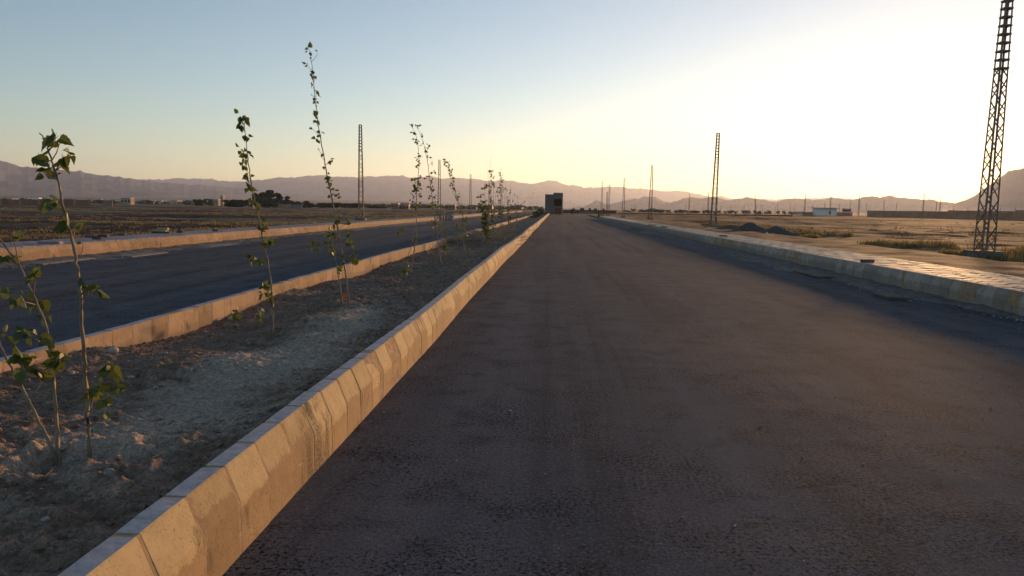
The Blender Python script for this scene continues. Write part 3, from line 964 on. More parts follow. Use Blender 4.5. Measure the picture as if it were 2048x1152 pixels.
def sapling(label, base_px, stems, clusters, singles=True, leaf=0.062, r0=0.011, seed=1, group='poplar saplings on the median', Yfix=None):
    """stems: lists of photo pixels from root to tip; clusters: (px, py, leaves, spread in px)"""
    r = random.Random(seed)
    if Yfix is None:
        hit = soil_hit(*base_px)
    else:
        hit = at(base_px[0], base_px[1], Yfix)
        hit.z = float(soil_z(np.array([hit.x]), np.array([hit.y]))[0])
    Y0 = hit.y
    e = empty('poplar_sapling', hit)
    tag(e, label, 'sapling', group)
    lines = []
    for si, st in enumerate(stems):
        pts = []
        dep = r.uniform(-0.10, 0.10)
        n = len(st)
        for i, (px, py) in enumerate(st):
            q = at(px, py, Y0 + (dep * i / n + r.uniform(-0.02, 0.02) * (0 < i)) * 1.0)
            pts.append(q)
        b0 = pts[0]
        gzv = float(soil_z(np.array([b0.x]), np.array([b0.y]))[0])
        if abs(st[0][1] - base_px[1]) < 25: pts[0] = Vector((b0.x, b0.y, gzv - 0.02))
        else: pts.insert(0, Vector((hit.x, hit.y, hit.z - 0.02)))
        sp = smooth_path(pts, 6)
        for q in sp[3:-1]:
            q.x += r.uniform(-1, 1) * 0.004; q.y += r.uniform(-1, 1) * 0.004
        L = len(sp)
        rr = r0 * (1.0 if si == 0 else 0.85)
        rad = [rr * (1 - 0.80 * i / L) * (1.0 + 0.12 * (r.random() < 0.2)) for i in range(L)]
        MB().tube([q - hit for q in sp], rad, 7).build('stem', MAT['bark'], e, True)
        lines.append(sp)
    allp = [q for sp in lines for q in sp]
    fol = MB(); twg = MB()
    for (px, py, n, spread) in clusters:
        c = at(px, py, Y0 + r.uniform(-0.10, 0.10))
        cand = [q for q in allp if q.z < c.z + 0.03] or allp
        s0 = min(cand, key=lambda q: (q - (c - Vector((0, 0, 0.06)))).length)
        if (s0 - c).length > 0.03:
            mid = s0.lerp(c, 0.55) + Vector((r.uniform(-.01, .01), r.uniform(-.01, .01), -0.01))
            t_ = MB().tube([s0 - hit, mid - hit, c - hit], [r0 * 0.30, r0 * 0.24, r0 * 0.14], 5)
            if singles: t_.build('twig', MAT['bark'], e, True)
            else: twg.add(t_.v, t_.f)
        sw = spread / F * Y0
        for i in range(int(n * 1.35 + 0.5)):
            off = Vector((r.gauss(0, 0.5), r.gauss(0, 0.5), r.gauss(0, 0.5))) * sw * 0.75
            pos = c + off
            size = leaf * r.uniform(0.5, 1.12)
            out = (off + Vector((r.uniform(-.5, .5), r.uniform(-.5, .5), r.uniform(-1.0, 0.2))) * sw * 0.6)
            if out.length < 1e-4: out = Vector((0, 0, -1))
            out.normalize()
            nrm = Vector((r.uniform(-1, 1), -0.9 + r.uniform(-.9, .9), r.uniform(-.6, 1))).normalized()
            x = out.cross(nrm).normalized(); zz_ = x.cross(out)
            M = Matrix((x, out, zz_)).transposed().to_4x4()
            M = Matrix.Translation(pos - hit) @ M @ Matrix.Diagonal((size, size, size, 1))
            vi = r.randrange(8)
            if singles: link('leaf', LEAF_ME[vi], e, None, M)
            else: fol.add([M @ Vector(p_) for p_ in LEAF[vi][0]], LEAF[vi][1])
    if fol.v: tag(fol.build('foliage', MAT['leaf'], e), kind='stuff')
    if twg.v: tag(twg.build('twigs', MAT['bark'], e), kind='stuff')
    return e


# nearest plant: three stems rising from the dug hole
sapling('three-stemmed young poplar rooted in a dug hole, one stem bare above', (120, 934),
        [[(180, 920), (174, 800), (168, 700), (160, 600), (158, 560), (146, 490), (126, 410), (112, 350), (100, 310), (92, 285), (79, 266)],
         [(120, 936), (114, 850), (107, 750), (92, 660), (70, 600), (40, 535), (5, 485), (-35, 425), (-75, 350), (-110, 270)],
         [(117, 938), (95, 880), (60, 808), (28, 745), (0, 690), (-30, 640), (-60, 560)]],
        [(76, 313, 3, 12), (96, 330, 3, 12), (88, 345, 2, 8), (112, 274, 3, 12), (120, 285, 1, 8), (124, 316, 3, 11), (140, 310, 2, 8), (104, 326, 1, 6),
         (108, 400, 3, 9), (92, 407, 1, 6), (138, 452, 2, 8), (150, 458, 2, 7), (166, 488, 1, 5), (178, 574, 2, 9), (196, 576, 3, 9),
         (28, 478, 3, 11), (14, 512, 3, 12), (70, 556, 3, 9), (30, 592, 4, 14), (45, 590, 2, 8), (80, 600, 2, 8), (90, 632, 3, 10), (46, 665, 5, 15), (62, 670, 4, 14), (104, 685, 2, 8), (112, 682, 1, 6),
         (45, 722, 5, 16), (68, 735, 4, 14), (118, 718, 5, 14), (128, 712, 3, 10), (85, 756, 2, 8), (10, 668, 2, 8),
         (222, 735, 4, 11), (214, 747, 3, 10), (228, 774, 3, 9), (198, 770, 3, 8), (205, 800, 3, 10), (188, 790, 2, 8), (208, 826, 1, 4)],
        True, 0.070, 0.0108, 21)
sapling('single-stemmed sapling with pale bark between two tiny seedlings', (546, 669),
        [[(546, 669), (545, 600), (538, 540), (524, 470), (516, 430), (506, 385), (499, 340), (493, 295), (490, 262), (487, 236)]],
        [(484, 235, 5, 11), (492, 233, 3, 8), (486, 247, 2, 7), (483, 250, 2, 6), (493, 273, 4, 8), (482, 299, 3, 6), (495, 308, 5, 9), (490, 314, 3, 8), (488, 333, 3, 7), (497, 352, 3, 6), (494, 374, 3, 6), (503, 374, 2, 5),
         (504, 400, 4, 8), (510, 408, 4, 8), (520, 450, 6, 9), (524, 456, 3, 7), (539, 484, 5, 9), (535, 492, 3, 8), (516, 518, 6, 10), (508, 516, 3, 8), (530, 573, 6, 10), (527, 585, 6, 10), (535, 597, 4, 8), (517, 628, 4, 8), (519, 640, 2, 5)],
        True, 0.064, 0.0098, 22)
sapling('tall sapling leaning away with a short leafy second stem', (700, 610),
        [[(700, 610), (690, 540), (678, 470), (667, 410), (656, 360), (645, 300), (637, 255), (630, 195), (625, 140), (619, 100)],
         [(686, 606), (678, 560), (671, 520), (666, 495)]],
        [(619, 100, 3, 6), (636, 106, 1, 4), (614, 129, 2, 5), (622, 122, 1, 5), (628, 151, 3, 5), (623, 146, 1, 4), (625, 169, 2, 4), (633, 184, 2, 4), (622, 188, 1, 4), (633, 203, 4, 5), (625, 226, 1, 3), (635, 234, 2, 4), (632, 243, 3, 5), (624, 257, 1, 3), (642, 265, 2, 4), (634, 278, 4, 6), (637, 298, 1, 3), (642, 313, 2, 4), (661, 321, 4, 5), (644, 335, 1, 4), (660, 354, 3, 5), (659, 362, 3, 5), (651, 374, 1, 4), (664, 392, 4, 6), (670, 380, 2, 5), (680, 392, 2, 5), (682, 414, 1, 4),
         (668, 444, 6, 9), (672, 440, 4, 8), (690, 447, 3, 6), (694, 440, 2, 5), (663, 470, 6, 10), (670, 468, 5, 9), (658, 488, 8, 11), (662, 500, 5, 9), (700, 468, 3, 6), (700, 485, 5, 8), (699, 492, 3, 7), (629, 490, 5, 9), (634, 498, 3, 6), (708, 512, 6, 9), (712, 516, 4, 8), (706, 520, 2, 6), (683, 510, 3, 6), (683, 532, 3, 6), (680, 545, 2, 5)],
        True, 0.060, 0.011, 23)
# saplings further along: their leaves can no longer be told apart one by one
sapling('slim two-stemmed sapling with a bowed tip', (817, 556),
        [[(817, 556), (824, 521), (832, 481), (833, 440), (832, 417), (834, 380), (838, 331), (836, 290), (830, 265), (822, 251)],
         [(812, 552), (815, 520), (822, 490), (828, 455)]],
        [(822, 251, 3, 3), (826, 266, 2, 3), (829, 279, 2, 3), (835, 284, 3, 4), (839, 310, 3, 4), (833, 315, 2, 3), (836, 322, 4, 4), (831, 332, 2, 3), (841, 328, 2, 3), (838, 353, 3, 4), (826, 357, 2, 3), (836, 363, 5, 5), (829, 368, 3, 4), (836, 377, 6, 6), (825, 388, 7, 6), (838, 392, 3, 4), (824, 400, 3, 4), (832, 410, 7, 7), (800, 462, 6, 6), (832, 480, 4, 6), (818, 536, 5, 8), (810, 545, 5, 7)],
        False, 0.062, 0.010, 24)
sapling('bowed sapling with leaf clumps low on both sides', (882, 527),
        [[(882, 527), (875, 480), (870, 440), (865, 400), (861, 370), (855, 324), (848, 290), (842, 272), (834, 253)]],
        [(834, 252, 5, 4), (843, 271, 2, 3), (848, 287, 3, 4), (856, 293, 3, 3), (851, 299, 4, 4), (855, 316, 3, 4), (864, 325, 3, 4), (866, 345, 3, 4), (854, 355, 3, 4), (865, 363, 3, 4), (857, 373, 4, 4), (867, 377, 5, 4), (871, 395, 4, 5), (861, 392, 3, 4), (868, 407, 10, 7), (862, 412, 8, 6), (878, 430, 10, 8), (865, 450, 12, 9), (874, 445, 8, 8), (884, 458, 12, 9), (886, 470, 6, 7), (871, 505, 6, 7), (892, 498, 6, 7), (892, 486, 5, 6)],
        False, 0.062, 0.011, 25)
sapling('curved sapling with a heavy leafy tip beside two bare shoots', (930, 507),
        [[(930, 507), (932, 470), (927, 435), (921, 413), (911, 385), (906, 360), (901, 340), (893, 323)],
         [(928, 500), (924, 430), (915, 405), (905, 382), (899, 372)], [(926, 470), (924, 420), (921, 395), (916, 380)]],
        [(891, 323, 9, 5), (897, 325, 5, 4), (896, 333, 5, 4), (902, 342, 6, 5), (900, 348, 4, 4), (905, 354, 4, 4), (908, 360, 4, 4), (904, 369, 5, 4), (909, 380, 6, 4), (914, 392, 6, 5), (914, 398, 4, 4), (926, 412, 7, 5), (921, 421, 5, 5), (930, 437, 8, 6), (930, 447, 8, 6), (917, 452, 5, 5), (929, 462, 6, 5), (934, 472, 3, 4), (930, 478, 4, 4)],
        False, 0.062, 0.010, 26)
_r = random.Random(3)


def thicket(label, px, Y, tops, dens, seed):
    r = random.Random(seed)
    b = at(px, 470, Y); b.z = float(soil_z(np.array([b.x]), np.array([b.y]))[0])
    sc = F / Y
    by = 417 + (px - 1110) * 0.0148 + (1.5 - b.z) * sc
    stems = []; cl = []
    for (tx, ty, lf) in tops:
        x0 = px + r.uniform(-3, 3)
        stems.append([(x0, by), (x0 + (tx - x0) * 0.35 + r.uniform(-1.5, 1.5), by + (ty - by) * 0.35), (x0 + (tx - x0) * 0.7 + r.uniform(-1, 1), by + (ty - by) * 0.7), (tx, ty)])
        n = int(lf * 1.7)
        for i in range(n):
            t = r.uniform(0.22, 1.0)
            cl.append((x0 + (tx - x0) * t + r.uniform(-1, 1) * 0.09 * sc, by + (ty - by) * t, r.randint(1, dens), 0.035 * sc))
    return sapling(label, (px, by), stems, cl, False, 0.068, 0.010, seed, Yfix=Y)


thicket('dense bushy sapling with dark leaf clumps down to the soil', 975, 25.5, [(969, 365, 12), (960, 392, 10), (964, 400, 14), (973, 400, 14), (968, 420, 10)], 6, 41)
thicket('tallest sapling clump with a long bare leader, beside the brushwood', 986, 30.5, [(981, 311, 5), (985, 338, 16), (978, 340, 10), (993, 372, 8), (975, 338, 3)], 4, 42)
thicket('upright sapling clump of many straight stems past the brushwood', 1003, 36, [(1001.5, 334, 16), (1000, 350, 12), (1005, 352, 10), (996, 378, 6), (1009, 380, 6), (1012, 372, 3)], 3, 43)
thicket('spreading sapling clump with forked grey shoots', 1018, 43, [(1021, 361, 8), (1012, 362, 3), (1026, 388, 7), (1020, 395, 12), (1014, 398, 10)], 4, 44)
thicket('short leafy sapling before the sparse bare ones', 1033, 52, [(1036, 389, 8), (1029, 390, 5), (1035, 405, 6)], 4, 45)
thicket('low forked sapling near the end of the median', 1046, 63, [(1050, 398, 8), (1044, 396, 4)], 4, 46)
for k, (px_, Y_, tp) in enumerate(((1059, 76, 386), (1066, 88, 383), (1073, 100, 386), (1079, 116, 392), (1084, 138, 397))):
    thicket('distant nearly bare sapling in the weeds before the grey block house', px_, Y_, [(px_ + _r.uniform(-2, 2), tp, 2), (px_ + 3, tp + 8, 2), (px_ - 3, tp + 6, 2)], 2, 50 + k)

# seedlings
for lab, bp, st, cl, sd in (
        ('tiny leafy seedling beside two rounded stones', (487, 657), [[(487, 657), (484, 645), (476, 630)]], [(472, 624, 5, 8), (476, 632, 4, 8), (470, 634, 3, 7), (483, 640, 3, 6)], 61),
        ('small pale green sprout at the foot of the bowed sapling', (812, 548), [[(812, 548), (811, 540)]], [(810, 540, 6, 7), (816, 538, 5, 6)], 62)):
    sapling(lab, bp, st, cl, True, 0.05, 0.004, sd, None)

# bushy weeds at the end of the median, before the block house
def bush(name, label, cat, loc, w, h, nleaf, lsize, mat, seed, group=None, trunk=0.25, conifer=False):
    r = random.Random(seed)
    e = empty(name, loc); tag(e, label, cat, group)
    t = MB()
    for k in range(5 if not conifer else 1):
        a = r.uniform(0, 6.28); q = r.uniform(0, 0.35) * w if not conifer else 0
        t.tube([(0, 0, -0.1), (math.cos(a) * q * 0.4, math.sin(a) * q * 0.4, h * trunk), (math.cos(a) * q, math.sin(a) * q, h * 0.75)], [h * 0.035, h * 0.025, h * 0.008], 5)
    t.build('trunk', MAT['bark'], e)
    blobs = []
    for k in range(11):
        if conifer:
            zz_ = r.uniform(0.15, 0.92); rr_ = (1.02 - zz_) * 0.75
            blobs.append((r.uniform(-1, 1) * rr_ * 0.5 * w, r.uniform(-1, 1) * rr_ * 0.5 * w, zz_ * h, 0.10 + 0.22 * rr_))
        else:
            a = r.uniform(0, 6.28); q = r.random() ** 0.5 * 0.36
            blobs.append((math.cos(a) * q * w, math.sin(a) * q * w, h * r.uniform(trunk + 0.05, 0.78), r.uniform(0.16, 0.26)))
    n = nleaf
    V = np.zeros((n, 4, 3)); 
    for i in range(n):
        bx, by, bz, br = blobs[r.randrange(len(blobs))]
        d = Vector((r.gauss(0, 1), r.gauss(0, 1), r.gauss(0, 1))).normalized() * (r.random() ** 0.45)
        c = Vector((bx + d.x * br * w, by + d.y * br * w, max(0.02, bz + d.z * br * h * 0.9)))
        ax = Vector((r.gauss(0, 1), r.gauss(0, 1), r.gauss(0, 1))).normalized(); ay = ax.orthogonal().normalized()
        s_ = lsize * r.uniform(0.5, 1.2)
        for k, (u, v) in enumerate(((-1, -.6), (1, -.5), (.8, .7), (-.7, .6))):
            V[i, k] = c + ax * u * s_ + ay * v * s_
    o = link('crown', raw_mesh('crown', V.reshape(-1, 3), np.arange(n * 4).reshape(n, 4), mat), e)
    tag(o, kind='stuff')
    return e


for k, (px_, Y_, w_, h_) in enumerate(((1068, 92, 1.3, 1.0), (1076, 112, 1.6, 1.4), (1082, 135, 1.6, 1.3), (1086, 152, 1.8, 1.5))):
    b = at(px_, 440, Y_); z_ = float(soil_z(np.array([b.x]), np.array([b.y]))[0])
    bush('weed_bush', 'scrubby dark weed bush on the median before the grey block house', 'bush', (b.x, b.y, z_), w_, h_, 420, 0.07, MAT['far_leaf'], 70 + k, 'weed bushes on the median', 0.1)

# ------------------------------------------------------------------ dry brushwood on the median
bp_ = at(988, 470, 30)
def brush(label, x, y, w, l, n, seed):
    r = random.Random(seed)
    z = float(soil_z(np.array([x]), np.array([y]))[0])
    e = empty('brushwood_pile', (x, y, z)); tag(e, label, 'brushwood', None)
    tw = MB(); pile = []
    for i in range(n):
        cx, cy = r.gauss(0, w * 0.33), r.gauss(0, l * 0.33)
        L = r.uniform(0.3, 1.0); a = r.uniform(0, 6.28); el = r.gauss(0.0, 0.22)
        z0 = r.uniform(0.02, 0.30) * max(0.2, 1 - (cx / w) ** 2 * 2)
        d = Vector((math.cos(a) * math.cos(el), math.sin(a) * math.cos(el), abs(math.sin(el)))) * L
        tw.tube([(cx, cy, z0), (cx + d.x * .5 + r.uniform(-.05, .05), cy + d.y * .5, z0 + d.z * .5 + .03), (cx + d.x, cy + d.y, z0 + d.z)], [.009, .007, .003], 4)
    for i in range(9):                                # the few thicker sticks
        cx, cy = r.gauss(0, w * 0.25), r.gauss(0, l * 0.25); a = r.uniform(0, 6.28); L = r.uniform(0.5, 1.1)
        MB().tube([(cx, cy, 0.06), (cx + math.cos(a) * L * .5, cy + math.sin(a) * L * .5, 0.13), (cx + math.cos(a) * L, cy + math.sin(a) * L, 0.12)], [.017, .014, .008], 6).build('stick', MAT['twig'], e, True)
    tag(tw.build('twigs', MAT['twig'], e), kind='stuff')


brush('heap of dry brushwood spread across the median under the saplings', -2.75, 29.5, 1.8, 4.6, 520, 81)
brush('small scatter of dry sticks beyond the big brushwood heap', -2.6, 39, 1.6, 3.0, 120, 82)

_rs = random.Random(77)
sm = MB()
for i in range(420):
    y = 1.6 + 14 * _rs.random() ** 1.5; x = _rs.uniform(MED_B + .1, NEAR_B - .05); a = _rs.uniform(0, 6.28); L_ = _rs.uniform(.02, .10)
    z = float(soil_z(np.array([x]), np.array([y]))[0]) + .006
    sm.tube([(x, y, z), (x + math.cos(a) * L_ * .5, y + math.sin(a) * L_ * .5, z + _rs.uniform(0, .02)), (x + math.cos(a) * L_, y + math.sin(a) * L_, z + _rs.uniform(-.005, .015))], [.0016, .0014, .0008], 3)
tag(sm.build('straw_litter', MAT['twig']), 'dry straw bits and twig litter on the median soil', 'litter', None, 'stuff')
pts = []
for i in range(160):
    y = 1.6 + 12 * _rs.random() ** 1.4; x = _rs.uniform(MED_B + .1, NEAR_B - .05); s_ = .008 + .018 * _rs.random() ** 3
    pts.append((x, y, float(soil_z(np.array([x]), np.array([y]))[0]) + s_ * .3, s_))
tag(scatter('pebbles', pts, MAT['pebble']), 'grey pebbles lying on the median soil', 'pebbles')

# ------------------------------------------------------------------ stones on the median
def stone(label, hit, s, seed, mat='rock', flat=0.7):
    v, f = rock_shape(seed, flat)
    me = new_mesh('stone', [tuple(p * s) for p in v], [tuple(q) for q in f], MAT[mat], True)
    o = link('stone', me, None, (hit.x, hit.y, hit.z + s * flat * 0.45))
    md = o.modifiers.new('sub', 'SUBSURF'); md.levels = 2; md.render_levels = 2
    o.rotation_euler = (0, 0, seed * 1.3)
    tag(o, label, 'stone'); return o


stone('large pale stone beside the broken kerb block', soil_hit(225, 706), 0.062, 3)
stone('brown stone lying by the tiny seedling', soil_hit(462, 640), 0.055, 4)
stone('rounded pale stone just below the tiny seedling', soil_hit(471, 655), 0.04, 5, 'clod')
stone('small stone touching the foot of the pale barked sapling', soil_hit(556, 664), 0.035, 6, 'clod')
stone('flat pale stone lying below the three-stemmed plant leaves', soil_hit(262, 756), 0.035, 7, 'rock', 0.45)
stone('small white stone between the two median kerbs', soil_hit(864, 585), 0.030, 8)
stone('grey stone in the soil close to the near kerb', soil_hit(142, 1076), 0.022, 9, 'clod')
stone('half buried stone right of the dug hole', soil_hit(152, 856), 0.028, 2, 'clod')

# pale stone chip on the asphalt and an orange tag at the tall sapling
g = on_z(1020, 822, 0.0)
st_ = stone('pale flat stone chip alone on the asphalt', Vector((g.x, g.y, 0.0)), 0.016, 1, 'rock', 0.35)
g = soil_hit(690, 604)
ot = MB()
_r2 = random.Random(9)
prev = None
rows_ = []
for i in range(7):
    z_ = 0.02 + i * 0.013
    rows_.append([(-0.022 + _r2.uniform(-.006, .006), _r2.uniform(-.012, .012), z_), (0.0, _r2.uniform(-.015, .015), z_ + .003), (0.022 + _r2.uniform(-.006, .006), _r2.uniform(-.012, .012), z_)])
ot.v = [Vector(p_) for q in rows_ for p_ in q]
ot.f = [(i * 3 + k, i * 3 + k + 1, i * 3 + k + 4, i * 3 + k + 3) for i in range(6) for k in range(2)]
o = ot.build('plastic_scrap', MAT['plastic_orange'], None, True, (g.x, g.y, g.z))
md = o.modifiers.new('thick', 'SOLIDIFY'); md.thickness = 0.003
tag(o, 'crumpled orange plastic scrap between the stems of the tall sapling', 'scrap')

# ------------------------------------------------------------------ loose blocks on the pavements
def loose_block(label, x, y, z, L, W, H, rz, mat, seed, name='loose_block', group=None, tilt=0.0):
    r = random.Random(seed)
    b = 0.012
    v = []
    for (zz_, ins) in ((0, 0), (H - b, 0), (H, b)):
        for sx, sy in ((-1, -1), (1, -1), (1, 1), (-1, 1)):
            v.append((sx * (L / 2 - ins) + r.uniform(-.006, .006), sy * (W / 2 - ins) + r.uniform(-.006, .006), zz_))
    f = [(3, 2, 1, 0), (8, 9, 10, 11)] + [(k * 4 + i, k * 4 + (i + 1) % 4, k * 4 + 4 + (i + 1) % 4, k * 4 + 4 + i) for k in range(2) for i in range(4)]
    o = link(name, new_mesh(name, v, f, MAT[mat]), None, (x, y, z)); o.rotation_euler = (0, tilt, rz)
    return tag(o, label, 'block', group)


def on_pave(px, py): return on_z(px, py, KH)


for (px_, py_, L, W, H, mat, lab) in (
        (105, 488, .55, .22, .06, 'brick_grey', 'flat grey slab lying on the far pavement edge'),
        (181, 475, .42, .12, .05, 'brick_dark', 'thin dark batten on the far pavement'),
        (196, 479, .30, .15, .07, 'brick_dark', 'dark block lying in front of a second dark block'),
        (208, 475, .28, .14, .09, 'brick_dark', 'dark block touching the thin batten side, slightly taller'),
        (235, 471, .22, .14, .06, 'brick_dark', 'small dark block before the yellow stack'),
        (361, 466, .24, .12, .09, 'brick_dark', 'lone dark brick on the far pavement'),
        (431, 463, .22, .12, .08, 'brick_dark', 'lone small brick furthest along the far pavement'),
        (1731, 526, .27, .12, .075, 'brick_red', 'red brown brick resting at the near pavement edge'),
        (1447, 473, .34, .2, .05, 'brick_dark', 'dark flat piece lying on the bright pavement'),
        (1322, 455, .4, .25, .06, 'brick_dark', 'dark slab lying mid pavement where the kerb narrows'),
        (1281, 450.5, .55, .25, .05, 'brick_dark', 'long dark slab at the edge of the bright pavement')):
    q = on_pave(px_, py_); q.x = max(min(q.x, -13.3), -14.6) if px_ < 1000 else max(q.x, 7.12)
    loose_block(lab, q.x, q.y, KH + 0.008, L, W, H, rng.uniform(-.35, .35) + (1.57 if px_ > 1700 else 0) * 0, mat, px_)
q = on_pave(283, 466); q.x = max(min(q.x, -13.4), -14.5)
loose_block('dark slab at the bottom of the little block stack', q.x, q.y, KH + 0.008, .62, .24, .06, 0.1, 'brick_dark', 1)
loose_block('pale middle slab of the little block stack', q.x - .03, q.y, KH + 0.069, .46, .22, .06, -0.05, 'brick_yellow', 2)
loose_block('yellow topmost slab of the little block stack', q.x + .04, q.y, KH + 0.13, .38, .2, .08, 0.1, 'brick_yellow', 3)

# kerb stones stood on end at the far carriageway edge
for k, (px_, h_, tl) in enumerate(((882, .62, .05), (887, .78, -.05), (892, .85, .12), (898, .95, .2), (903, .55, .35))):
    b = at(px_, 440, 86 - k * 0.7)
    loose_block('concrete kerb stone stood on end at the edge of the far carriageway', b.x, b.y, 0.0, .2, .28, h_, 0.3 * k, 'brick_grey', 90 + k, 'kerb_stone', 'kerb stones stood on end', tl)


# ------------------------------------------------------------------ drain slabs at the road edges
def drain_slab(label, px, py, L, W, mat, seed, h=0.05):
    g = on_z(px, py, h)
    o = loose_block(label, g.x, g.y, -0.01, W, L, h + 0.015, rng.uniform(-.05, .05), mat, seed, 'drain_slab')
    o['category'] = 'slab'
    return o


drain_slab('pale concrete slab at the far kerb foot, half covered in silt', 120, 521, 2.2, .55, 'slab', 101, .022)
drain_slab('long pale concrete slab behind a silt ridge on the far carriageway edge', 285, 508, 2.0, .5, 'slab', 102, .022)
drain_slab('pale concrete slab at the far kerb beside a dark gap', 435, 490, 2.0, .5, 'slab', 103, .022)
drain_slab('dark reddish slab lying in the shaded gutter', 1625, 547, 1.6, .35, 'slab_dark', 104, .05)
drain_slab('small dark slab standing in for the drain mouth in the shaded gutter gravel', 1778, 590, .8, .3, 'slab_dark', 105, .05)  # dark slab added in place of the drain inlet's dark opening


# ------------------------------------------------------------------ gravel heaps by the right field
def heap(label, px, py, w, d, h, seed, mat='gravel_dark', name='gravel_heap'):
    g = on_z(px, py, 0.1)
    n = 46
    u = np.linspace(-1, 1, n); U, V = np.meshgrid(u, u)
    rr = np.hypot(U, V * 1.0)
    Z = np.clip(1 - rr, 0, None) ** 0.85 * h + fbm(U * 5 + seed, V * 5, seed, 4, .6) * 0.07 * h / .5 * np.clip(1.1 - rr, 0, 1)
    Z = Z - 0.25 * sstep(0.9, 1.05, rr)
    o = link(name, grid_mesh(name, U * w / 2, V * d / 2, Z, MAT[mat], True), None, (g.x, g.y, gz(g.x, g.y)))
    return tag(o, label, 'heap')


heap('wide dark gravel heap with a rounded top', 1500, 464, 2.7, 2.2, .62, 5)
heap('lower dark gravel heap with a long tail beside the larger one', 1552, 467, 2.5, 2.0, .50, 6)
heap('flat tail of dark spoil running out towards the weeds', 1583, 472, 1.9, 1.2, .20, 7)
heap('low dark spoil mound left of the gravel heaps', 1464, 461, 2.8, 2.0, .32, 8)
heap('rubble heap lying over the far pavement', 852, 438, 4.6, 2.2, .55, 9, 'gutter', 'rubble_heap')
heap('soil mound at the far end of the wide road', 1173, 427, 6, 4, .9, 10, 'gutter', 'soil_mound')
g = on_z(1534, 467, .2)
v, f = rock_shape(12, .8)
o = link('plastic_bag', new_mesh('plastic_bag', [tuple(p_ * .10) for p_ in v], [tuple(q) for q in f], MAT['plastic_white'], True), None, (g.x, g.y, gz(g.x, g.y) + .05))
md = o.modifiers.new('s', 'SUBSURF'); md.levels = 1; md.render_levels = 2
tag(o, 'crumpled white plastic bag on the dirt before the gravel heaps', 'bag')


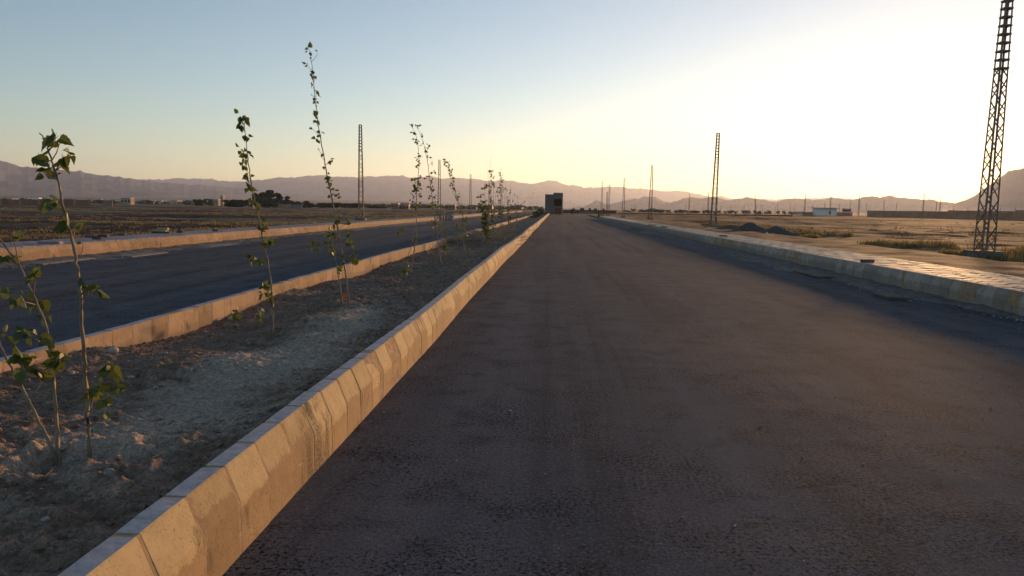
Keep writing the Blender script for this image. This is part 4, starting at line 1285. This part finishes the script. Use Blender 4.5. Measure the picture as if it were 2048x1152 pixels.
# ------------------------------------------------------------------ grey block house at the end of the road
def house():
    Y_ = 200.0
    a = at(1089.5, 428, Y_); b = at(1125, 428, Y_); mid = at(1106.3, 428, Y_)
    z0 = gz(a.x, Y_) if False else -0.05
    hl = at(1095, 389.5, Y_).z; hr = at(1115, 386.5, Y_).z
    e = empty('block_house', ((a.x + b.x) / 2, Y_, z0)); tag(e, 'grey two-storey block house with open upper bay at the road end', 'house')
    ox = (a.x + b.x) / 2
    D = 5.0
    X0, XM, X1 = a.x - ox, mid.x - ox, b.x - ox
    hl -= z0; hr -= z0
    w = MB()                                           # left wing with a window hole
    wx0 = at(1094.3, 400, Y_).x - ox; wx1 = at(1101, 400, Y_).x - ox; wz0 = at(1097, 407.3, Y_).z - z0; wz1 = at(1097, 400.3, Y_).z - z0
    for (x0, x1, zz0, zz1) in ((X0, wx0, 0, hl), (wx1, XM, 0, hl), (wx0, wx1, 0, wz0), (wx0, wx1, wz1, hl)):
        w.box(x0, x1, 0, .22, zz0, zz1)
    w.box(X0, X0 + .22, .22, D, 0, hl); w.box(X0 + .22, XM, D - .22, D, 0, hl); w.box(X0 + .22, XM, .22, D - .22, hl - .25, hl - .05)
    w.build('wing_wall', MAT['block_wall'], e)
    win = MB().box(wx0, wx1, .14, .16, wz0, wz1).build('window', MAT['glass'], e)
    fr = MB()
    for (x0, x1, zz0, zz1) in ((wx0, wx0 + .06, wz0, wz1), (wx1 - .06, wx1, wz0, wz1), (wx0 + .06, wx1 - .06, wz0, wz0 + .06), (wx0 + .06, wx1 - .06, wz1 - .06, wz1)): fr.box(x0, x1, .08, .135, zz0, zz1)
    fr.build('frame', MAT['dark_inside'], win)
    t = MB()                                           # right bay, standing a little forward
    oz0 = at(1115, 412, Y_).z - z0; oz1 = at(1115, 398, Y_).z - z0
    ox0 = at(1107.5, 400, Y_).x - ox; ox1 = at(1123.6, 400, Y_).x - ox
    dz1 = at(1115, 415, Y_).z - z0; dx0 = at(1109.5, 420, Y_).x - ox; dx1 = at(1123, 420, Y_).x - ox
    F0 = -0.5
    for (x0, x1, zz0, zz1) in ((XM, X1, oz1, hr), (XM, ox0, oz0, oz1), (ox1, X1, oz0, oz1), (XM, X1, dz1, oz0), (XM, dx0, 0, dz1), (dx1, X1, 0, dz1)):
        t.box(x0, x1, F0, F0 + .2, zz0, zz1)
    t.box(X1 - .2, X1, F0 + .2, D, 0, hr); t.box(XM, XM + .2, F0 + .2, D, 0, hr); t.box(XM + .2, X1 - .2, D - .2, D, 0, hr)
    t.box(XM + .2, X1 - .2, F0 + .2, D - .2, hr - .3, hr - .1); t.box(XM + .2, X1 - .2, F0 + .2, D - .2, oz0 - .25, oz0 - .05)
    t.build('bay_wall', MAT['block_wall'], e)
    MB().box(XM + .21, X1 - .21, D * .45, D * .45 + .1, oz0, hr - .3).build('inner_wall', MAT['dark_inside'], e)
    rl = MB(); rl.box(ox0, ox1, F0 + .06, F0 + .1, oz0 + .28, oz0 + .33); rl.box(ox0, ox1, F0 + .06, F0 + .1, oz0 + .05, oz0 + .09)
    for k in range(8):
        x = ox0 + (ox1 - ox0) * (k + .5) / 8; rl.box(x - .015, x + .015, F0 + .065, F0 + .095, oz0 + .09, oz0 + .28)
    rl.build('railing', MAT['dark_inside'], e)
    for k in range(2):
        xa = dx0 + (dx1 - dx0) * k / 2 + .02; xb = dx0 + (dx1 - dx0) * (k + 1) / 2 - .02
        d_ = MB().box(xa, xb, F0 + .06, F0 + .12, .02, dz1 - .02).build('door_leaf', MAT['red_door'], e)
        MB().box((xb - .16) if k == 0 else (xa + .10), (xb - .10) if k == 0 else (xa + .16), F0 + .02, F0 + .058, 1.0, 1.18).build('handle', MAT['steel'], d_)
    for (x0, x1, y0, y1, hh) in ((X0 - .06, XM - .003, -.06, D + .06, hl), (XM, X1 + .06, F0 - .06, D + .06, hr)):
        MB().box(x0, x1, y0, y1, hh + .003, hh + .12).build('roof_slab', MAT['block_wall'], e)
    wz = at(1125, 405, Y_).z - z0
    ws = MB(); ws.bar((X1 + .0, 1.0, wz), (X1 + 2.3, 1.2, wz - .12), .035); ws.build('projecting_rod', MAT['dark_inside'], e)


house()

# ------------------------------------------------------------------ white site cabin, kiosk, boundary walls on the right
def cabin():
    Y_ = 300.0
    a = at(1632.5, 432.6, Y_); b = at(1673, 432.6, Y_)
    z0 = gz(a.x, Y_); zt = at(1652, 416.5, Y_).z - z0
    e = empty('site_cabin', ((a.x + b.x) / 2, Y_, z0)); tag(e, 'white prefabricated site cabin with flat overhanging roof', 'cabin')
    W = (b.x - a.x) / 2; D = 4.0
    wx0, wx1 = W * .22, W * .44; z1, z2 = zt * .30, zt * .66
    pan = MB()
    for (x0, x1, zz0, zz1) in ((-W, wx0, 0, zt), (wx1, W, 0, zt), (wx0, wx1, 0, z1), (wx0, wx1, z2, zt)): pan.box(x0, x1, 0, .1, zz0, zz1)
    pan.box(-W, -W + .1, .1, D, 0, zt); pan.box(W - .1, W, .1, D, 0, zt); pan.box(-W + .1, W - .1, D - .1, D, 0, zt)
    pan.build('wall', MAT['white_wall'], e)
    MB().box(wx0, wx1, .05, .07, z1, z2).build('window', MAT['glass'], e)
    MB().box(-W, W, -.03, -.002, zt * .80, zt * .84).build('trim_strip', MAT['red_door'], e)
    MB().box(-.06, .06, -.05, -.003, 0, zt * .79).build('corner_post', MAT['roof_metal'], e)
    MB().box(-W - .6, W + .9, -.7, D + .4, zt + .004, zt + .22).build('roof', MAT['roof_metal'], e)


cabin()


def kiosk():
    Y_ = 305.0
    a = at(1688.5, 431, Y_); b = at(1701.5, 431, Y_); z0 = gz(a.x, Y_)
    zt = at(1695, 417.3, Y_).z - z0; W = (b.x - a.x) / 2
    e = empty('kiosk', ((a.x + b.x) / 2, Y_, z0)); tag(e, 'small red brown kiosk with a white band beside the white cabin', 'kiosk')
    MB().box(-W, W, 0, 2.2, 0, zt * .52).build('lower_wall', MAT['mud_wall'], e)
    MB().box(-W - .05, W + .05, -.08, 2.25, zt * .523, zt * .62).build('white_band', MAT['white_wall'], e)
    MB().box(-W, W, 0, 2.2, zt * .623, zt * .88).build('upper_wall', MAT['red_door'], e)
    MB().box(-W - .1, W + .1, -.15, 2.35, zt * .883, zt).build('roof', MAT['roof_metal'], e)


kiosk()


def wall(label, x0p, x1p, topy, Y0, Y1, mat='mud_wall', th=.3, pillars=0, base_extra=0.5, cop=True, name='boundary_wall'):
    y0 = 430; a = at(x0p, y0, Y0); b = at(x1p, y0, Y1)
    za = at(x0p, topy[0], Y0).z; zb = at(x1p, topy[1], Y1).z
    ga, gb = gz(a.x, a.y), gz(b.x, b.y)
    e = empty(name, (a.x, a.y, ga)); tag(e, label, 'wall')
    d = Vector((b.x - a.x, b.y - a.y, 0)); L = d.length; e.rotation_euler = (0, 0, math.atan2(d.y, d.x))
    ha, hb = za - ga, zb - ga
    v = [(0, -th / 2, -base_extra), (L, -th / 2, -base_extra), (L, th / 2, -base_extra), (0, th / 2, -base_extra), (0, -th / 2, ha), (L, -th / 2, hb), (L, th / 2, hb), (0, th / 2, ha)]
    fc = [(0, 3, 2, 1), (4, 5, 6, 7), (0, 1, 5, 4), (1, 2, 6, 5), (2, 3, 7, 6), (3, 0, 4, 7)]
    link('wall_panel', new_mesh('wall_panel', v, fc, MAT[mat]), e)
    if cop:
        v2 = [(x, y * 1.5, z + dz) for dz in (.004, .10) for (x, y, z) in ((0, -th / 2, ha), (L, -th / 2, hb), (L, th / 2, hb), (0, th / 2, ha))]
        link('coping', new_mesh('coping', v2, fc, MAT[mat]), e)
    for k in range(pillars):
        x = L * (k + .5) / pillars; hh = ha + (hb - ha) * (k + .5) / pillars
        MB().box(x - .16, x + .16, -th / 2 - .16, -th / 2 - .003, -base_extra, hh - .02).build('pillar', MAT['mud_pale'] if k % 5 == 4 else MAT[mat], e)
    return e


wall('long red brown boundary wall, section with the free left end', 1734.5, 1800.5, (421.6, 422.4), 300, 292)
wall('middle section of the long red brown boundary wall', 1800.5, 1895.5, (422.2, 423.4), 291.5, 282)
wall('boundary wall section seen behind the nearest lattice pole', 1895.5, 2030.5, (421.2, 423.2), 281.5, 268)
wall('last raised section of the long red brown boundary wall', 2030.5, 2230, (421.0, 424), 267.5, 248)
wall('low brown wall joining the white cabin on its left', 1604, 1632, (424.6, 424.8), 304, 304)
wall('low brown wall between the white cabin and the kiosk', 1673.5, 1688, (424.8, 425), 303, 303)
wall('short low wall right of the kiosk', 1702, 1704.5, (424.3, 424.5), 304, 304)
wall('pale low wall stretch beyond the leaning pole', 1585, 1606, (423.6, 423.4), 420, 420, 'mud_pale')
wall('dark low bank wall across the field behind the lattice poles', 1236, 1585, (426.0, 430.2), 250, 235, 'brick_dark', .5, 0, .5, False)
wall('dark low wall beyond the road end', 1126, 1232, (419.6, 420.8), 255, 262, 'brick_dark', .5, 0, .5, False)
for k, (px_, tp, w_) in enumerate(((1161.5, 416.5, .5), (1165.5, 416.2, .9), (1179.3, 416.2, .7), (1189, 417.2, .6), (1192, 417.0, .5), (1207, 417, .6), (1148, 416.8, .6))):
    b = at(px_, 424, 248); h_ = at(px_, tp, 248).z - gz(b.x, b.y)
    loose_block('dark stub pillar standing at the wall beyond the road end', b.x, b.y, gz(b.x, b.y), w_, .4, h_, 0, 'brick_dark', 120 + k, 'stub_pillar', 'stub pillars beyond the road end')['category'] = 'pillar'
wall('reddish brick boundary wall with pillars across the left field', -160, 180, (397.0, 400.8), 190, 222, 'mud_wall', .3, 44)
wall('short reddish wall stub right of the pillared brick wall', 207, 226, (401.8, 402), 250, 250)
wall('pale brown compound wall below the dark trees', 557, 582, (408.2, 408.4), 330, 330, 'mud_wall')
wall('lower grey brown wall beside the compound wall', 583, 604, (409.6, 409.6), 335, 335, 'brick_grey')


# far houses
def small_house(label, px0, px1, top, base, Y_, mat, win=2, group=None):
    a = at(px0, base, Y_); b = at(px1, base, Y_); z0 = gz((a.x + b.x) / 2, Y_)
    h = at((px0 + px1) / 2, top, Y_).z - z0; W = (b.x - a.x) / 2
    e = empty('flat_roofed_house', ((a.x + b.x) / 2, Y_, z0)); tag(e, label, 'house', group)
    D = max(4, W * 1.2)
    MB().box(-W, W, 0, D, -.5, h - .25).build('wall', MAT[mat], e)
    MB().box(-W - .15, W + .15, -.15, D + .15, h - .247, h).build('roof', MAT['roof_metal'], e)
    for k in range(win):
        x = -W + 2 * W * (k + .5) / win
        MB().box(x - W * .16, x + W * .16, -.03, -.004, h * .35, h * .68).build('window', MAT['dark_inside'], e)
    return e


small_house('long pale house standing beyond the left field', 241, 261, 395.4, 401, 420, 'mud_pale', 3)
small_house('white roofed hut above the pillared brick wall', 15, 23, 397.0, 399.5, 300, 'white_wall', 1)
small_house('low pale house beside the round bushes', 427, 436, 398.5, 404, 520, 'mud_pale', 2)
small_house('tower-like house between the bushes', 440.5, 446, 391, 404, 540, 'mud_pale', 2)
small_house('brown box house right of the nearest left lattice pole', 782, 796, 406.5, 415, 340, 'mud_wall', 2)
small_house('low wide brown house beside the brown box house', 799, 817, 409.8, 415, 345, 'mud_wall', 3)
small_house('low brown house seen between the saplings', 891, 910, 409.5, 415.5, 340, 'mud_wall', 3)
small_house('long low pale building beyond the lattice poles', 1293, 1328, 418.4, 423.5, 640, 'mud_pale', 6)
small_house('two-storey pale block on the long low building', 1300, 1311, 416.2, 422.5, 660, 'mud_pale', 2)
small_house('faint low building among the far roadside bushes', 1350, 1374, 420.6, 424, 700, 'mud_pale', 4)
_r = random.Random(14)
for k in range(34):
    px_ = _r.choice([_r.uniform(20, 480), _r.uniform(280, 420), _r.uniform(620, 1040)])
    Y_ = _r.uniform(900, 2100)
    hy = 417 + (px_ - 1110) * .0148
    w_ = _r.uniform(7, 15) * F / Y_ / 2
    b = at(px_, hy, Y_); z0 = gz(b.x, b.y)
    if k % 3 == 0: w_ *= 1.6
    h_ = _r.uniform(3.5, 7.5)
    e = link('far_house', new_mesh('far_house', MB().box(-w_ * Y_ / F, w_ * Y_ / F, 0, 8, -1, h_).v, MB().box(0, 1, 0, 1, 0, 1).f, MAT['white_wall'] if k % 4 == 0 else MAT['mud_pale']), None, (b.x, b.y, z0))
    par = MB().box(-w_ * Y_ / F - .2, w_ * Y_ / F + .2, -.2, 8.2, h_ + .004, h_ + .5).build('roof', MAT['roof_metal'], e)
    tag(e, 'tiny far house in the hazy town below the mountains', 'house', 'houses of the far town')

# ------------------------------------------------------------------ trees and bushes on the plain
def far_bush(label, px, top, Y_, wpx, seed, group=None, conifer=False, name='bush', cat='bush', base=None):
    hy = 417 + (px - 1110) * .0148
    b = at(px, hy, Y_); z0 = gz(b.x, b.y); h = at(px, top, Y_).z - z0
    w = wpx / F * Y_
    return bush(name, label, cat, (b.x, b.y, z0), w * 1.15, h, 2600 if wpx > 18 else 420, 0.040 * max(w, h) if wpx > 18 else .06 * max(w, h), MAT['far_leaf'], seed, group, 0.12 if not conifer else .2, conifer)


for k, (px_, tp, w_) in enumerate(((512, 384, 30), (526, 380, 34), (540, 378, 36), (556, 384, 36), (574, 391, 34))):
    far_bush('dark pine tree standing in the clump behind the compound wall', px_, tp, 380 + k * 4, w_, 200 + k, 'dark pines in the clump', True, 'pine_tree', 'tree')
for k, (px_, tp, w_, Y_, lab) in enumerate(((398, 396, 22, 430, 'low dark bush left of the far hut'), (417, 395, 18, 420, 'rounded dark bush beside the far hut'), (455, 398, 22, 360, 'low rounded bush before the tower-like house'), (478, 397, 40, 350, 'broad rounded bush left of the pines'), (535, 394, 52, 345, 'broad olive bush in front of the pines'), (590, 402, 26, 380, 'low dark bush right of the pines'), (615, 401, 26, 370, 'rounded dark bush before the lattice pole field'), (640, 405, 34, 372, 'low hedge-like bush right of the rounded dark bush'), (670, 405, 34, 375, 'low dark bush behind the tall leaning sapling'), (705, 406, 36, 380, 'low dark bush beside the nearest left lattice pole'), (750, 410, 36, 390, 'flat dark scrub right of the nearest left lattice pole'))):
    far_bush(lab, px_, tp, Y_, w_, 220 + k)
_r = random.Random(8)
for k in range(30):
    px_ = 1258 + k * 11.4 + _r.uniform(-4, 4)
    far_bush('small dark bush in the ragged row across the far right field', px_, 417.5 + (px_ - 1258) * .012 + _r.uniform(-2, 2.2), 420 + _r.uniform(-30, 60), _r.uniform(8, 16), 260 + k, 'bushes across the far right field')
# green cover of the far town, too far to count
V = []
for i in range(2600):
    px_ = _r.uniform(-150, 1090); Y_ = 650 + 1900 * _r.random() ** 1.2
    if vnoise(np.array([px_ * .02]), np.array([Y_ * .003]), 5)[0] < -0.1: continue
    b = at(px_, 405, Y_); s_ = _r.uniform(1.5, 4.5)
    V.append((b.x, b.y, gz(b.x, b.y) + s_ * .3, s_))
scatter('far_trees', V, MAT['far_leaf'])
bpy.data.objects['far_trees']['label'] = 'far-off belt of trees and orchards round the hazy town'
bpy.data.objects['far_trees']['category'] = 'trees'


# ------------------------------------------------------------------ dry grass and weeds
def grass(name, label, spots, mat, seed, blades=14, up=1.0):
    r = np.random.default_rng(seed)
    V = []; n = 0
    for (x, y, h, w) in spots:
        k = blades
        a = r.uniform(0, 6.283, k); lean = r.uniform(0.1, 0.9, k) * up; hh = h * r.uniform(0.5, 1.1, k)
        bx = x + r.normal(0, w * .35, k); by = y + r.normal(0, w * .35, k)
        tx = bx + np.cos(a) * lean * hh * .7; ty = by + np.sin(a) * lean * hh * .7
        z0 = np.full(k, -.02)
        bw = 0.012 + 0.0007 * y
        px_, py_ = -np.sin(a) * bw, np.cos(a) * bw
        V.append(np.stack([np.stack([bx - px_, by - py_, z0], -1), np.stack([bx + px_, by + py_, z0], -1), np.stack([tx + px_ * .6, ty + py_ * .6, z0 + hh], -1)], 1))
    V = np.concatenate(V)
    V[:, :, 2] += ground_z(V[:, 0, 0], V[:, 0, 1])[:, None]
    o = link(name, raw_mesh(name, V.reshape(-1, 3), np.arange(len(V) * 3).reshape(-1, 3), mat))
    return tag(o, label, 'grass', None, 'stuff')


_r = random.Random(31)
sp = []
for i in range(2400):                                  # golden weeds along the right field edge
    y = 17 + 60 * _r.random() ** 1.3
    x = 13.6 + abs(_r.gauss(0, 1.6)) + 0.02 * (y - 17)
    k = float(vnoise(np.array([x * .35]), np.array([y * .3]), 61)[0])
    if k < -.01: continue
    sp.append((x, y, _r.uniform(.08, .30) * (1 + k), .30))
grass('weeds', 'golden dry weeds along the dirt path at the right field', sp, MAT['dry_grass'], 1, 16)
sp = []
for i in range(9000):                                  # thin stubble on both fields
    y = 20 + 150 * _r.random() ** 1.5
    x = _r.choice([-1, 1]) * (17 + _r.random() ** 1.3 * 1.1 * y)
    k = float(fbm(np.array([x * .05]), np.array([y * .11]), 63, 3)[0])
    if k < 0.0 and _r.random() < .85: continue
    if x > 0 and _r.random() < .8: continue
    sp.append((x, y, _r.uniform(.06, .20), .5))
grass('stubble', 'thin tan stubble grass over the dry fields', sp, MAT['dry_grass'], 2, 9)


# ------------------------------------------------------------------ two people far down the road
def person(label, px, py, Y_, h, seed, step):
    b = at(px, py, Y_); z0 = 0.0 if b.x < RT_F else gz(b.x, b.y)
    k = h / 1.72
    P = {'pel': (0, 0, .95), 'che': (0, 0, 1.30), 'nek': (0, .01, 1.47), 'hed': (0, .02, 1.62), 'hip_l': (-.09, 0, .90), 'kne_l': (-.10, -.04 * step, .50), 'ank_l': (-.10, .05 * step, .09), 'toe_l': (-.11, -.10, .04), 'hip_r': (.09, 0, .90), 'kne_r': (.10, -.10 * step, .50), 'ank_r': (.10, -.10 * step, .09), 'toe_r': (.11, -.26 * step, .04),
         'sho_l': (-.19, 0, 1.40), 'elb_l': (-.24, .03, 1.12), 'wri_l': (-.23, -.06, .88), 'hnd_l': (-.22, -.08, .79), 'sho_r': (.19, 0, 1.40), 'elb_r': (.24, .03, 1.12), 'wri_r': (.23, -.06, .88), 'hnd_r': (.22, -.08, .79), 'top': (0, .02, 1.71)}
    names = list(P); idx = {n: i for i, n in enumerate(names)}
    E = [('pel', 'che'), ('che', 'nek'), ('nek', 'hed'), ('hed', 'top'), ('pel', 'hip_l'), ('hip_l', 'kne_l'), ('kne_l', 'ank_l'), ('ank_l', 'toe_l'), ('pel', 'hip_r'), ('hip_r', 'kne_r'), ('kne_r', 'ank_r'), ('ank_r', 'toe_r'), ('che', 'sho_l'), ('sho_l', 'elb_l'), ('elb_l', 'wri_l'), ('wri_l', 'hnd_l'), ('che', 'sho_r'), ('sho_r', 'elb_r'), ('elb_r', 'wri_r'), ('wri_r', 'hnd_r')]
    RD = {'pel': .15, 'che': .16, 'nek': .06, 'hed': .10, 'top': .07, 'hip_l': .10, 'kne_l': .075, 'ank_l': .05, 'toe_l': .035}
    me = bpy.data.meshes.new('person'); me.from_pydata([Vector(P[n]) * k for n in names], [(idx[a], idx[b_]) for a, b_ in E], []); me.update()
    me.materials.append(MAT['cloth_dark'])
    o = link('person', me, None, (b.x, b.y, z0)); o.rotation_euler = (0, 0, seed)
    md = o.modifiers.new('skin', 'SKIN')
    sv = me.skin_vertices[0].data
    for n in names:
        rad = RD.get(n) or RD.get(n.replace('_r', '_l')) or {'sho': .075, 'elb': .05, 'wri': .035, 'hnd': .04}[n[:3]]
        sv[idx[n]].radius = (rad * k, rad * k)
    sv[idx['pel']].use_root = True
    sb = o.modifiers.new('sub', 'SUBSURF'); sb.levels = 1; sb.render_levels = 2
    tag(o, label, 'person')
    tn = MB()                                          # long loose shirt over the body
    n = 12; rows = [(1.44, .13), (1.36, .21), (1.15, .20), (.95, .21), (.70, .23), (.55, .25)]
    for z, rr in rows:
        for q in range(n): tn.v.append(Vector((math.cos(q * 6.2832 / n) * rr * k, math.sin(q * 6.2832 / n) * rr * .72 * k, z * k)))
    tn.f = [(i * n + q, i * n + (q + 1) % n, (i + 1) * n + (q + 1) % n, (i + 1) * n + q) for i in range(len(rows) - 1) for q in range(n)]
    tn.build('shirt', MAT['cloth_dark'], o, True)
    return o


person('person in dark clothes walking on the road near the block house', 1144, 430, 178, 1.65, 0.4, 1.0)
person('person in dark clothes standing where the bright pavement ends', 1197.5, 432, 124, 1.55, 1.2, 0.3)


# ------------------------------------------------------------------ haze
hz = MB().box(-15900, 15900, -900, 15900, -40, 760)
haze = hz.build('haze', None)
hm = bpy.data.materials.new('haze'); hm.use_nodes = True
hn = hm.node_tree.nodes
hn.remove(hn['Principled BSDF'])
pv = hn.new('ShaderNodeVolumePrincipled')
pv.inputs['Color'].default_value = (0.74, 0.81, 1.0, 1)
pv.inputs['Density'].default_value = 0.000066
pv.inputs['Anisotropy'].default_value = 0.5
hm.node_tree.links.new(pv.outputs[0], hn['Material Output'].inputs['Volume'])
haze.data.materials.append(hm)
tag(haze, 'thin dusty evening haze over the plain', 'haze', None, 'stuff')
